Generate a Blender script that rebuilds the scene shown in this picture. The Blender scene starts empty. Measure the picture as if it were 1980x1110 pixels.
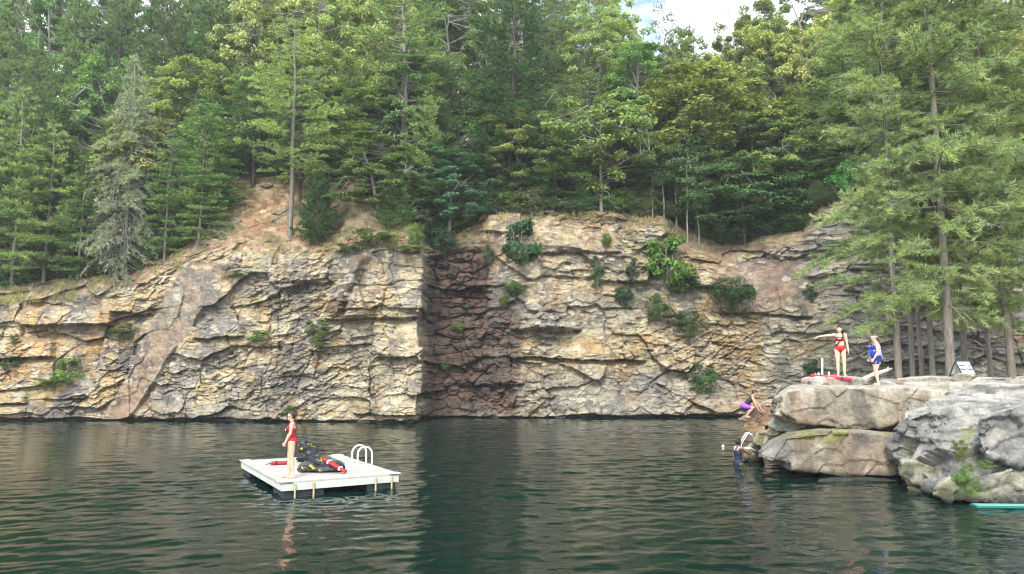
import bpy, math, random
import numpy as np
from mathutils import Vector, Matrix
sc = bpy.context.scene
COL = sc.collection
R = math.radians
# ---------------------------------------------------------------- camera model of the photograph (1980 x 1110)
FPX, CX, CY = 1430.0, 990.0, 555.0
TH = math.atan(157 / 1430); CT, ST = math.cos(TH), math.sin(TH); CAMZ = 3.0
def ray(px, py):
    x = (px - CX) / FPX; y = -(py - CY) / FPX
    return np.array([x, CT - y * ST, ST + y * CT])
def atY(px, py, Y):
    d = ray(px, py); return d * (Y / d[1]) + np.array([0, 0, CAMZ])
def atZ(px, py, z):
    d = ray(px, py); return d * ((z - CAMZ) / d[2]) + np.array([0, 0, CAMZ])
def proj(X, Y, Z):
    dz = Z - CAMZ
    zc = Y * CT + dz * ST; yc = dz * CT - Y * ST
    return CX + FPX * X / zc, CY - FPX * yc / zc
# ---------------------------------------------------------------- noise
def _h(ix, iy, iz, seed):
    n = (ix.astype(np.int64) * 374761393 + iy.astype(np.int64) * 668265263 + iz.astype(np.int64) * 2147483647 + seed * 1274126177) & 0xFFFFFFFF
    n = ((n ^ (n >> 13)) * 1274126177) & 0xFFFFFFFF
    n = ((n ^ (n >> 16)) * 2246822519) & 0xFFFFFFFF
    return ((n ^ (n >> 15)) & 0xFFFFFF) / float(0x1000000)
def vn(x, y, z, seed=0):
    ix, iy, iz = np.floor(x), np.floor(y), np.floor(z)
    fx, fy, fz = x - ix, y - iy, z - iz
    fx = fx * fx * (3 - 2 * fx); fy = fy * fy * (3 - 2 * fy); fz = fz * fz * (3 - 2 * fz)
    r = 0
    for a in (0, 1):
        for b in (0, 1):
            for c in (0, 1):
                w = (fx if a else 1 - fx) * (fy if b else 1 - fy) * (fz if c else 1 - fz)
                r = r + w * _h(ix + a, iy + b, iz + c, seed)
    return r * 2 - 1
def fbm(x, y, z, seed=0, o=4):
    r = 0; a = 1; t = 0
    for k in range(o):
        r = r + a * vn(x * 2 ** k, y * 2 ** k, z * 2 ** k, seed + k * 17); t += a; a *= .5
    return r / t
def vor2(x, z, sx, sz, seed):
    u, v = x / sx, z / sz
    iu, iv = np.floor(u), np.floor(v)
    f1 = np.full(x.shape, 9.); f2 = f1.copy(); cu = f1.copy(); cv = f1.copy()
    zz = np.zeros_like(u)
    for a in (-1, 0, 1):
        for b in (-1, 0, 1):
            gu, gv = iu + a, iv + b
            pu = gu + .1 + .8 * _h(gu, gv, zz, seed); pv = gv + .1 + .8 * _h(gu, gv, zz + 1, seed)
            d = .62 * np.maximum(np.abs(u - pu), np.abs(v - pv)) + .45 * np.hypot(u - pu, v - pv)
            m = d < f1
            f2 = np.where(m, f1, np.minimum(f2, d))
            cu = np.where(m, pu, cu); cv = np.where(m, pv, cv); f1 = np.where(m, d, f1)
    k1, k2 = np.floor(cu * 97), np.floor(cv * 89)
    r = [_h(k1, k2, zz + q, seed + 5) for q in range(4)]
    return f2 - f1, u - cu, v - cv, r
def vor3(P, s, seed):
    u = P / s; iu = np.floor(u)
    n = len(P); f1 = np.full(n, 9.); f2 = f1.copy(); cc = np.zeros((n, 3))
    for a in (-1, 0, 1):
        for b in (-1, 0, 1):
            for c in (-1, 0, 1):
                g = iu + np.array([a, b, c])
                p = np.stack([g[:, k] + .1 + .8 * _h(g[:, 0], g[:, 1], g[:, 2], seed + k) for k in range(3)], 1)
                d = np.linalg.norm(u - p, axis=1); m = d < f1
                f2 = np.where(m, f1, np.minimum(f2, d)); cc[m] = p[m]; f1 = np.where(m, d, f1)
    k = np.floor(cc * 97)
    r = [_h(k[:, 0], k[:, 1], k[:, 2], seed + 11 + q) for q in range(4)]
    return f2 - f1, u - cc, r
def ss(x, a, b):
    t = np.clip((x - a) / (b - a), 0, 1); return t * t * (3 - 2 * t)
# ---------------------------------------------------------------- objects
def mesh_np(name, V, Fc, mat=None, smooth=False, col=None, mats=None, midx=None):
    """V (n,3); Fc: (m,k) array or list of arrays with fixed k"""
    me = bpy.data.meshes.new(name)
    if not isinstance(Fc, list): Fc = [Fc]
    Fc = [f for f in Fc if len(f)]
    me.vertices.add(len(V)); me.vertices.foreach_set('co', np.ascontiguousarray(V, dtype=np.float32).ravel())
    lo = np.concatenate([f.ravel() for f in Fc]).astype(np.int32)
    cnt = np.concatenate([np.full(len(f), f.shape[1]) for f in Fc])
    me.loops.add(len(lo)); me.loops.foreach_set('vertex_index', lo)
    me.polygons.add(len(cnt))
    me.polygons.foreach_set('loop_start', np.concatenate([[0], np.cumsum(cnt)[:-1]]).astype(np.int32))
    if smooth: me.polygons.foreach_set('use_smooth', np.ones(len(cnt), dtype=bool))
    me.update(calc_edges=True); me.validate()
    if col is not None:
        at = me.color_attributes.new('Col', 'FLOAT_COLOR', 'POINT')
        c4 = np.ones((len(V), 4), dtype=np.float32); c4[:, :3] = col
        at.data.foreach_set('color', c4.ravel())
    for m in (mats or ([mat] if mat else [])): me.materials.append(m)
    if midx is not None: me.polygons.foreach_set('material_index', midx.astype(np.int32))
    return me
def link(name, me, parent=None, loc=None):
    o = bpy.data.objects.new(name, me); COL.objects.link(o)
    if parent is not None: o.parent = parent
    if loc is not None: o.location = loc
    return o
def tag(o, label=None, cat=None, group=None, kind=None):
    if label: o['label'] = label
    if cat: o['category'] = cat
    if group: o['group'] = group
    if kind: o['kind'] = kind
    return o
def empty(name, loc, rz=0, label=None, cat=None, group=None):
    o = link(name, None, loc=loc); o.rotation_euler = (0, 0, rz); o.empty_display_size = .3
    return tag(o, label, cat, group)
class MB:
    """collects simple solids into one mesh"""
    def __init__(s): s.V = []; s.F = []; s.n = 0
    def add(s, v, f):
        s.V.append(np.asarray(v, float)); s.F += [[i + s.n for i in q] for q in f]; s.n += len(v)
    def box(s, c, size, M=None, taper=1.):
        x, y, z = [q / 2 for q in size]
        v = np.array([[-x, -y, -z], [x, -y, -z], [x, y, -z], [-x, y, -z], [-x * taper, -y * taper, z], [x * taper, -y * taper, z], [x * taper, y * taper, z], [-x * taper, y * taper, z]])
        if M is not None: v = v @ np.asarray(M).T
        s.add(v + np.asarray(c), [(3, 2, 1, 0), (4, 5, 6, 7), (0, 1, 5, 4), (1, 2, 6, 5), (2, 3, 7, 6), (3, 0, 4, 7)]); return s
    def tube(s, pts, rad, seg=10, cap=True):
        V, F = tube_arr(pts, rad, seg, cap); s.add(V, F); return s
    def build(s, name, mat, parent=None, smooth=False, bevel=0, auto=None):
        me = bpy.data.meshes.new(name); me.from_pydata(np.concatenate(s.V).tolist(), [], s.F); me.update()
        if smooth: me.shade_smooth()
        if mat: me.materials.append(mat)
        o = link(name, me, parent)
        if bevel:
            b = o.modifiers.new('bevel', 'BEVEL'); b.width = bevel; b.segments = 2; b.limit_method = 'ANGLE'
        return o
def tube_arr(pts, rad, seg=10, cap=True):
    pts = np.asarray(pts, float); n = len(pts)
    rad = np.full(n, rad) if np.isscalar(rad) else np.asarray(rad, float)
    t = np.gradient(pts, axis=0); t /= np.linalg.norm(t, axis=1)[:, None] + 1e-9
    up = np.array([0, 0, 1.]) if abs(t[0][2]) < .9 else np.array([1., 0, 0])
    V = []; a = np.linspace(0, 2 * math.pi, seg, endpoint=False)
    for i in range(n):
        x = np.cross(up, t[i]); x /= np.linalg.norm(x) + 1e-9; y = np.cross(t[i], x); up = y
        V.append(pts[i] + rad[i] * (np.cos(a)[:, None] * x + np.sin(a)[:, None] * y))
        # parallel transport
        up = y
    V = np.concatenate(V); F = []
    for i in range(n - 1):
        for k in range(seg):
            k2 = (k + 1) % seg; F.append((i * seg + k, i * seg + k2, (i + 1) * seg + k2, (i + 1) * seg + k))
    if cap: F.append(tuple(range(seg))[::-1]); F.append(tuple(range((n - 1) * seg, n * seg)))
    return V, F
def tubes_np(lines, seg=6):
    """lines: list of (pts, radii); -> V, quads"""
    V = []; Q = []; n = 0
    for pts, rad in lines:
        v, f = tube_arr(pts, rad, seg, False); V.append(v); Q.append(np.array(f) + n); n += len(v)
    return np.concatenate(V), np.concatenate(Q)
# ---------------------------------------------------------------- materials
def newmat(name):
    m = bpy.data.materials.new(name); m.use_nodes = True
    nt = m.node_tree; return m, nt, nt.nodes['Principled BSDF']
def N(nt, t, **kw):
    n = nt.nodes.new(t)
    for k, v in kw.items():
        if k in n.inputs: n.inputs[k].default_value = v
        else: setattr(n, k, v)
    return n
def coords(nt, scale=(1, 1, 1), kind='Object'):
    tc = N(nt, 'ShaderNodeTexCoord'); mp = N(nt, 'ShaderNodeMapping'); mp.inputs['Scale'].default_value = scale
    nt.links.new(tc.outputs[kind], mp.inputs['Vector']); return mp.outputs['Vector']
def noise(nt, vec, scale, detail=5, rough=.6):
    n = N(nt, 'ShaderNodeTexNoise'); n.inputs['Scale'].default_value = scale; n.inputs['Detail'].default_value = detail
    n.inputs['Roughness'].default_value = rough; nt.links.new(vec, n.inputs['Vector']); return n.outputs['Fac']
def ramp(nt, fac, stops):
    r = N(nt, 'ShaderNodeValToRGB'); e = r.color_ramp.elements
    while len(e) < len(stops): e.new(.5)
    for q, (p, c) in zip(e, stops):
        q.position = p; q.color = (c, c, c, 1) if np.isscalar(c) else (*c, 1)
    nt.links.new(fac, r.inputs['Fac']); return r.outputs['Color']
def mix(nt, a, b, fac, mode='MIX'):
    m = N(nt, 'ShaderNodeMix'); m.data_type = 'RGBA'; m.blend_type = mode
    for s, v in ((m.inputs[0], fac), (m.inputs[6], a), (m.inputs[7], b)):
        if hasattr(v, 'is_output'): nt.links.new(v, s)
        elif np.isscalar(v): s.default_value = v
        else: s.default_value = (*v, 1)
    return m.outputs[2]
def bump(nt, h, strength, dist, nrm=None):
    b = N(nt, 'ShaderNodeBump'); b.inputs['Strength'].default_value = strength; b.inputs['Distance'].default_value = dist
    nt.links.new(h, b.inputs['Height'])
    if nrm is not None: nt.links.new(nrm, b.inputs['Normal'])
    return b.outputs['Normal']
def plain(name, c, rough=.5, spec=.4, nscale=0, namt=.15, bmp=0, metal=0):
    m, nt, p = newmat(name)
    p.inputs['Base Color'].default_value = (*c, 1); p.inputs['Roughness'].default_value = rough
    p.inputs['Specular IOR Level'].default_value = spec; p.inputs['Metallic'].default_value = metal
    if nscale:
        v = coords(nt); f = noise(nt, v, nscale)
        c2 = ramp(nt, f, [(.3, tuple(q * (1 - namt) for q in c)), (.7, tuple(min(1, q * (1 + namt)) for q in c))])
        nt.links.new(c2, p.inputs['Base Color'])
        if bmp: nt.links.new(bump(nt, f, bmp, .01), p.inputs['Normal'])
    return m
def board_material():
    m = plain('worn_white_boards', (.43, .42, .385), .6, .3, 5, .2); nt = m.node_tree; p = nt.nodes['Principled BSDF']; src = p.inputs['Base Color'].links[0].from_socket; ge = N(nt, 'ShaderNodeNewGeometry')
    c = mix(nt, src, ramp(nt, ge.outputs['Random Per Island'], [(0., (.72, .71, .68)), (1., (1.12, 1.12, 1.12))]), 1., 'MULTIPLY'); c = mix(nt, c, (.30, .29, .22), ramp(nt, noise(nt, coords(nt, (.4, 3, 1)), 3, 6, .7), [(.5, 0.), (.75, .5)]))
    nt.links.new(c, p.inputs['Base Color']); return m
def rock_material(name, bscale=1.):
    m, nt, p = newmat(name)
    at = N(nt, 'ShaderNodeVertexColor'); at.layer_name = 'Col'
    v = coords(nt)
    f1 = noise(nt, v, 2.2, 8, .65); f2 = noise(nt, v, 9, 6, .7); f3 = noise(nt, coords(nt, (1, 1, .25)), 5, 6, .7)
    c = mix(nt, at.outputs['Color'], ramp(nt, f1, [(.3, .6), (.5, 1.), (.72, 1.3)]), 1., 'MULTIPLY')
    c = mix(nt, c, ramp(nt, f2, [(.3, .5), (.5, 1.), (.75, 1.3)]), .75, 'MULTIPLY')
    c = mix(nt, c, (.17, .165, .15), ramp(nt, f3, [(.56, 0.), (.68, .55)]))
    nt.links.new(c, p.inputs['Base Color']); p.inputs['Roughness'].default_value = .88; p.inputs['Specular IOR Level'].default_value = .25
    c = mix(nt, c, ramp(nt, noise(nt, v, 45, 4, .7), [(.35, .72), (.65, 1.22)]), .8, 'MULTIPLY'); nt.links.new(c, p.inputs['Base Color'])
    nb = bump(nt, f2, 1., .09 * bscale); nb = bump(nt, noise(nt, v, 30, 5, .7), .6, .025 * bscale, nb)
    nt.links.new(nb, p.inputs['Normal']); return m
def leaf_material(name, var=.35, trans=.35, rough=.55, noise_scale=.9, spec=.25):
    """colour comes from the object's own colour, varied leaf by leaf and clump by clump"""
    m, nt, p = newmat(name)
    oi = N(nt, 'ShaderNodeObjectInfo'); ge = N(nt, 'ShaderNodeNewGeometry')
    f = noise(nt, coords(nt), noise_scale, 3, .6)
    c = mix(nt, oi.outputs['Color'], ramp(nt, f, [(.3, (1 - var, 1 - var * .9, 1 - var * .5)), (.7, (1 + var, 1 + var * .8, 1 + var * .3))]), 1., 'MULTIPLY')
    c = mix(nt, c, ramp(nt, ge.outputs['Random Per Island'], [(0., (.6, .65, .6)), (.6, (1., 1., 1.)), (1., (1.35, 1.35, 1.15))]), 1., 'MULTIPLY')
    nt.links.new(c, p.inputs['Base Color']); p.inputs['Roughness'].default_value = rough; p.inputs['Specular IOR Level'].default_value = spec
    tr = N(nt, 'ShaderNodeBsdfTranslucent'); nt.links.new(mix(nt, c, (1.1, 1.25, .6), 1., 'MULTIPLY'), tr.inputs['Color'])
    ms = N(nt, 'ShaderNodeMixShader'); ms.inputs[0].default_value = trans
    nt.links.new(p.outputs[0], ms.inputs[1]); nt.links.new(tr.outputs[0], ms.inputs[2])
    nt.links.new(ms.outputs[0], nt.nodes['Material Output'].inputs['Surface']); return m
def bark_material(name, a, b):
    m, nt, p = newmat(name)
    f = noise(nt, coords(nt, (1, 1, .18)), 14, 6, .7)
    nt.links.new(ramp(nt, f, [(.3, a), (.7, b)]), p.inputs['Base Color']); p.inputs['Roughness'].default_value = .9
    nt.links.new(bump(nt, f, 1., .04), p.inputs['Normal']); return m
M_ROCK = rock_material('weathered_rock'); M_LEDGE = rock_material('ledge_rock', .6)
M_NEEDLE = leaf_material('pine_needles', .45); M_LEAF = leaf_material('broad_leaves', .3, .35, .5)
M_BARK = bark_material('pine_bark', (.10, .085, .07), (.27, .235, .20))
M_BARKD = bark_material('dark_bark', (.035, .03, .025), (.10, .085, .07))
M_BARKG = bark_material('grey_bark', (.13, .12, .10), (.30, .28, .25))
# ================================================================ WORLD, SUN, CAMERA
SUN_EL, SUN_AZ = 42, 196      # azimuth clockwise from +Y: the sun stands behind the camera, a little to its left
w = bpy.data.worlds.new('World'); sc.world = w; w.use_nodes = True
nt = w.node_tree; bg = nt.nodes['Background']
sky = N(nt, 'ShaderNodeTexSky'); sky.sky_type = 'NISHITA'; sky.sun_disc = False
sky.sun_elevation = R(SUN_EL); sky.sun_rotation = R(SUN_AZ); sky.dust_density = 1.5
tc = N(nt, 'ShaderNodeTexCoord'); mp = N(nt, 'ShaderNodeMapping'); mp.inputs['Scale'].default_value = (1, 1, 2.2)
nt.links.new(tc.outputs['Generated'], mp.inputs['Vector'])
cf = noise(nt, mp.outputs['Vector'], 3.1, 8, .6)
cm = ramp(nt, cf, [(.36, 0.), (.52, .92)])
nt.links.new(mix(nt, sky.outputs[0], (8.5, 8.9, 9.4), cm), bg.inputs['Color'])
bg.inputs['Strength'].default_value = .148
sun = bpy.data.lights.new('sun', 'SUN'); sun.energy = 2.0; sun.angle = R(16); sun.color = (1, .95, .86)
so = link('sun', sun); d = Vector((math.sin(R(SUN_AZ)) * math.cos(R(SUN_EL)), math.cos(R(SUN_AZ)) * math.cos(R(SUN_EL)), math.sin(R(SUN_EL))))
so.rotation_euler = d.to_track_quat('Z', 'Y').to_euler(); so.location = (0, 0, 60)
cam = bpy.data.cameras.new('camera'); co = link('camera', cam); sc.camera = co
cam.lens = FPX / 1980 * 36; cam.sensor_width = 36; cam.clip_end = 600; cam.clip_start = .1
co.location = (0, 0, CAMZ); co.rotation_euler = (math.pi / 2 + TH, 0, 0)
sc.view_settings.view_transform = 'Standard'; sc.view_settings.look = 'None'; sc.view_settings.exposure = 1.22
hz = MB(); hz.box((0, 65, 30), (420, 230, 74)); hz_m = bpy.data.materials.new('air'); hz_m.use_nodes = True; hn = hz_m.node_tree; hn.nodes.remove(hn.nodes['Principled BSDF'])
vp = N(hn, 'ShaderNodeVolumePrincipled'); vp.inputs['Color'].default_value = (.88, .93, .95, 1); vp.inputs['Density'].default_value = .0006; vp.inputs['Anisotropy'].default_value = .2
hn.links.new(vp.outputs[0], hn.nodes['Material Output'].inputs['Volume']); tag(hz.build('haze', hz_m), 'thin bright summer haze over the quarry', 'haze', kind='stuff')
sc.render.engine = 'CYCLES'; sc.cycles.filter_width = 1.05; sc.cycles.max_bounces = 6; sc.cycles.diffuse_bounces = 3; sc.cycles.glossy_bounces = 3
sc.cycles.transmission_bounces = 3; sc.cycles.caustics_reflective = False; sc.cycles.caustics_refractive = False
# ================================================================ TERRAIN PROFILE
def tab(t): return np.array([q[0] for q in t], float), np.array([q[1] for q in t], float)
T_YW = tab([(-1600, 34), (-400, 41), (0, 43.2), (240, 43.6), (330, 42.8), (600, 42), (812, 41.4), (819, 44.0), (850, 45.6), (925, 46.0), (965, 45.3), (1010, 45), (1250, 46.2), (1450, 46.8), (1560, 45), (1650, 42), (1750, 39.5), (1980, 36), (2300, 32), (3200, 26)])
T_TOP = tab([(-1600, 560), (-300, 590), (0, 588), (90, 584), (140, 580), (240, 560), (310, 530), (400, 498), (480, 500), (560, 498), (640, 500), (690, 486), (760, 484), (812, 492), (826, 498), (860, 490), (925, 470), (945, 432), (1040, 425), (1195, 428), (1215, 452), (1285, 436), (1310, 490), (1400, 522), (1480, 492), (1560, 474), (1600, 420), (1700, 385), (1980, 370), (3200, 300)])
T_BROW = tab([(-1600, 500), (-300, 560), (0, 562), (140, 545), (250, 528), (330, 495), (385, 460), (420, 380), (440, 345), (560, 338), (640, 348), (720, 365), (745, 400), (800, 445), (826, 470), (900, 445), (940, 418), (1040, 412), (1195, 414), (1290, 424), (1330, 445), (1400, 478), (1480, 462), (1560, 450), (1600, 400), (1700, 370), (1980, 355), (3200, 280)])
def itp(t, x): return np.interp(x, t[0], t[1])
LEAN = .13
def kelev(py):   # tan(elevation) of an image row for the centre column
    y = -(np.asarray(py, float) - CY) / FPX; return (ST + y * CT) / (CT - y * ST)
def profile(px):
    yw = itp(T_YW, px); k = kelev(itp(T_TOP, px))
    zt = (CAMZ + k * yw) / (1 - k * LEAN); yt = yw + LEAN * zt
    kb = kelev(itp(T_BROW, px)); d = np.maximum((kb * yt + CAMZ - zt) / (1.05 - kb), .35)
    return yw, zt, yt, d
def slope_px(X, Y): return CX + FPX * X / Y     # column (azimuth) of a ground point
def gz(X, Y):
    """height of the ground behind the cliff edge at X, Y"""
    yw, zt, yt, d = profile(slope_px(X, Y))
    e = np.maximum(Y - yt, 0); return zt + 1.05 * np.minimum(e, d) + .42 * np.minimum(np.maximum(e - d, 0), 45)
# ================================================================ CLIFF
def cliff():
    px = np.concatenate([np.arange(-1600, -60, 14), np.arange(-60, 2060, 1.6), np.arange(2060, 3200, 14)])
    yw, zt, yt, d = profile(px)
    NZ, NS = 330, 110
    t = np.linspace(0, 1, NZ)[:, None]
    z1 = -1.3 + (zt + 1.3) * t; pj = px + 0 * z1 + (5 * fbm(z1 * 1.4, z1 * 0, z1 * 0, 17, 4) + 3.5 * np.sign(vn(z1 * 2.3, z1 * 0, z1 * 0, 19))) * (np.abs(px - 816) < 40)
    y1 = itp(T_YW, pj) + LEAN * z1
    s = (np.linspace(0, 1, NS + 1)[1:, None]) ** 1.1
    y2 = yt + s * (d + 1.2); e = y2 - yt; z2 = zt + 1.05 * np.minimum(e, d) + .42 * np.maximum(e - d, 0)
    Y = np.concatenate([y1, y2]); Z = np.concatenate([z1, z2]); A = np.broadcast_to((px - CX) / FPX, Y.shape)
    PX = np.broadcast_to(px, Y.shape); X = A * Y
    PY = proj(np.zeros_like(Y), Y, Z)[1]
    soil = np.concatenate([np.zeros_like(y1), np.minimum(e, 3)])      # metres up the slope
    x = X + .13 * fbm(X * 1.3, Z * 1.3, Y * 0, 3, 4); z = Z + .09 * fbm(X * 1.1, Z * 1.4, Y * 0, 9, 4) + .25 * fbm(X * .12, Z * .12, Y * 0, 8, 2)
    def box(x0, x1, y0, y1, f=12):   # soft box mask in photo coordinates
        n = 10 * fbm(X * 1.1, Z * 1.1, Y * 0, 77, 3)
        return ss(PX + n, x0 - f, x0 + f) * (1 - ss(PX + n, x1 - f, x1 + f)) * ss(PY + n, y0 - f, y0 + f) * (1 - ss(PY + n, y1 - f, y1 + f))
    # --- where the rock is smooth
    nn = 9 * fbm(X * .8, Z * .8, Y * 0, 55, 3)
    diag = np.abs((PX - 395) + (PY - 520) * .56 + nn) ; wdm = 62 - (PY - 500) * .11; dm = (1 - ss(diag, wdm * .7, wdm)) * ss(PY, 495, 520)      # sloping red slab
    slab2 = box(1385, 1565, 500, 605, 10); tanf = box(1045, 1195, 436, 484, 7); blk = box(640, 812, 488, 560, 12); redb = box(826, 898, 766, 812, 8)
    low = box(1460, 1640, 560, 740, 30)
    smooth = np.clip(.95 * dm + .85 * slab2 + .85 * tanf + .7 * blk + .9 * redb + .35 * low, 0, .95)
    rub = np.maximum(box(824, 945, 470, 620, 16), box(824, 1000, 600, 800, 20) * .85)
    amp = (1 - smooth)
    D = .55 * fbm(x * .16, z * .2, Y * 0, 21, 3)
    zz = z + .10 * x * np.sin(x * .05)
    frac = .25 + .75 * ss(fbm(X * .22, Z * .4, Y * 0, 63, 3), -.22, .2)     # how broken the rock is here
    e1, u1, v1, r1 = vor2(x, zz, 2.7, 1.7, 31)
    D = D + (.62 * (r1[0] - .5) + .55 * (r1[1] - .5) * u1 + (-.50 * (r1[2] - .1)) * v1) * (.08 + .92 * amp)
    D = D - .14 * np.exp(-(e1 / .035) ** 2) * (r1[3] > .6) * amp
    e2, u2, v2, r2 = vor2(x + 3, zz + 1, 1.0, .55, 41)
    D = D + .75 * (.34 * (r2[0] - .5) + .30 * (r2[1] - .5) * u2 + (-.30 * (r2[2] - .15)) * v2) * amp * frac
    D = D - .12 * np.exp(-(e2 / .06) ** 2) * (r2[3] > .5) * amp * frac
    e3, u3, v3, r3 = vor2(x, z * 1.0 + .07 * x, .42, .20, 51)
    ca, sa = math.cos(.5), math.sin(.5); e5, u5, v5, r5 = vor2(x * ca + z * sa, -x * sa + z * ca, .75, .26, 57); e6, u6, v6, r6 = vor2(x * ca - z * sa, x * sa + z * ca, .26, .13, 58)
    ang = ss(fbm(X * .25, Z * .35, Y * 0, 67, 3), -.12, .12)
    D = D + ang * amp * frac * (.20 * (r5[0] - .5) - .14 * r5[2] * v5 + .2 * (r5[1] - .5) * u5 - .08 * np.exp(-(e5 / .06) ** 2) * (r5[3] > .5)) + amp * (.3 + .7 * frac) * (.055 * (r6[0] - .5) - .04 * r6[2] * v6)
    D = D + .6 * (.20 * (r3[0] - .5) + .14 * (r3[1] - .5) * u3 - .15 * r3[2] * v3 - .07 * np.exp(-(e3 / .07) ** 2) * (r3[3] > .5)) * amp * (.25 + .75 * frac)
    D = D + .05 * fbm(x * 2.5, z * 3.5, Y * 0, 71, 4)
    e7, u7, v7, r7 = vor2(x + .12 * z, z, 1.1, 3.0, 59); D = D + ss(fbm(X * .3, Z * .3, Y * 0, 69, 2), -.05, .2) * (.16 * (r7[0] - .5) + .2 * (r7[1] - .5) * u7 - .13 * np.exp(-(e7 / .03) ** 2) * (r7[3] > .4))
    # rubble in the dark fissure: round blocks
    e4, u4, v4, r4 = vor2(x, z, .8, .62, 91)
    D = D + rub * (.45 * (r4[0] - .5) + .35 * (.6 - np.hypot(u4, v4)) - .2 * np.exp(-(e4 / .08) ** 2))
    # --- single features (position read off the photograph, metres outwards)
    def ledge(x0, x1, yl, out, hgt, inn, hin, tilt=0.):
        """rock that stands out above the line yl by out over hgt px and a hollow of depth inn, hin px below it"""
        n = 4 * fbm(X * .9, Z * 0, Y * 0, int(yl), 3) ; yy = PY - yl - tilt * (PX - x0) - n
        m = ss(PX, x0 - 8, x0 + 8) * (1 - ss(PX, x1 - 8, x1 + 8))
        up = np.where((yy <= 0) & (yy > -hgt), 1 - ss(-yy, hgt * .5, hgt), 0); dn = np.where((yy > 0) & (yy < hin), 1 - yy / hin, 0)
        return m * (out * up - inn * dn)
    D = D + ledge(1003, 1245, 691, .30, 26, .75, 11, .03) + ledge(45, 215, 626, .75, 40, .7, 34, .02) + ledge(215, 290, 607, .35, 26, .5, 16) \
        + ledge(0, 105, 691, .55, 40, .55, 16) + ledge(380, 470, 655, .45, 34, .35, 8, -.05) + ledge(630, 815, 617, .45, 60, .45, 12, -.02) \
        + ledge(1040, 1200, 486, .25, 44, .3, 8) + ledge(560, 640, 545, .3, 28, .3, 8) + ledge(95, 170, 772, .25, 16, .3, 8) + ledge(690, 830, 800, .35, 30, .4, 14) \
        + ledge(1395, 1570, 604, .3, 90, .25, 8, .05) + ledge(0, 60, 780, .3, 26, .3, 8) + ledge(1000, 1120, 640, .45, 46, .35, 8) + ledge(890, 1010, 745, .3, 18, .3, 8) \
        + ledge(1640, 1760, 560, .4, 50, .4, 10, .1) + ledge(1750, 1990, 600, .5, 60, .5, 12, -.1) + ledge(1650, 1990, 520, .5, 40, .4, 12, .05)
    # leaning brown slab and the pale pyramid beside it
    q = (PX - 700) + (PY - 490) * .48; D = D + .9 * np.exp(-(q / 17.) ** 2) * ss(PY, 488, 505) * (1 - ss(PY, 600, 618))
    D = D + 1.05 * (1 - ss(np.abs(PX - 688) / (4 + np.maximum(PY - 553, 0) * .42), .5, 1.)) * ss(PY, 552, 560) * (1 - ss(PY, 612, 617))
    D = D + .8 * (1 - ss(np.abs(PX - 1060) / (6 + np.maximum(PY - 590, 0) * 1.2), .5, 1.)) * ss(PY, 588, 594) * (1 - ss(PY, 634, 640))
    # slot beside the red slab: left section stands back
    D = D + .30 * dm
    # water-line undercut
    wl = .10 + .12 * fbm(X * .9, Y * 0, Y * 0, 88, 4)
    D = D - .30 * (1 - ss(Z, wl - .05, wl + .06)) + (.12 + .35 * fbm(X * .5, Y * 0, Y * 0, 89, 3)) * ss(Z, wl, wl + .1) * (1 - ss(Z, .4, 1.2))
    fade = 1 - ss(soil, .0, 1.5)
    Dw = D * (.28 + .72 * fade); Y = Y - Dw; X = A * Y
    Z = Z + (1 - fade) * (.16 * fbm(x * 1.6, Y * 1.6, Z * 0, 13, 4) + .10 * (r3[0] - .5) * (r3[3] > .45))
    Z = Z - .7 * ss(np.concatenate([np.zeros_like(z1), np.broadcast_to(s, y2.shape)]), .92, 1.)
    # ---------------- the stone's own colours
    c = lambda r, g, b: np.array([r, g, b])
    TAN, CREAM, ORA, GREY, DARK, BRN, SOIL, OLIVE, PINK = c(.37, .30, .19), c(.47, .42, .31), c(.40, .26, .12), c(.25, .245, .22), c(.10, .10, .10), c(.16, .11, .08), c(.31, .215, .135), c(.19, .19, .10), c(.33, .21, .15)
    n1 = fbm(x * .35, z * .5, Y * 0, 101, 4); n2 = fbm(x * .8, z * 1.1, Y * 0, 111, 4); n3 = fbm(x * 1.6, z * 2.2, Y * 0, 121, 4)
    C = np.broadcast_to(TAN, Y.shape + (3,)).copy()
    def bl(col, m):
        nonlocal C; m = np.clip(m, 0, 1)[..., None]; C = C * (1 - m) + col * m
    bl(CREAM, ss(r2[1], .3, .9) * .75); bl(GREY, ss(n1 + .35 * (r1[1] - .5), -.02, .22) * .8); bl(ORA, ss(n2 - .2 * n1, .2, .45) * .7)
    bl(BRN, ss(n3, .28, .5) * .5)
    bl(ORA * 1.05, box(0, 290, 590, 780, 30) * ss(n2 + .25, 0, .5) * .65)
    bl(c(.20, .205, .215), box(300, 480, 610, 800, 30) * ss(n2 + .5 * n3, -.25, .1) * .85); bl(GREY * 1.1, box(440, 800, 500, 560, 20) * ss(n2, -.2, .2) * .6)
    bl(GREY, box(480, 780, 700, 800, 30) * ss(n3, -.25, .2) * .6); bl(CREAM * .95, box(640, 815, 600, 800, 22) * ss(n3, -.4, .1) * .75)
    bl(CREAM, box(770, 818, 490, 810, 8) * .7)
    bl(c(.27, .20, .16), dm * .8); bl(BRN * 1.2, dm * ss(n3, .0, .3) * .7); bl(GREY * .9, dm * box(280, 420, 490, 640, 20) * ss(n2, -.2, .3))
    bl(BRN * .75, (np.abs(q) < 20) * ss(PY, 490, 500) * (1 - ss(PY, 600, 615)) * .85)
    # dark stains running down the pale block
    bl(DARK * 1.8, box(640, 815, 488, 580, 10) * ss(vn(X * 1.3, Z * .35, Y * 0, 7), .1, .45) * .7)
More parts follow.
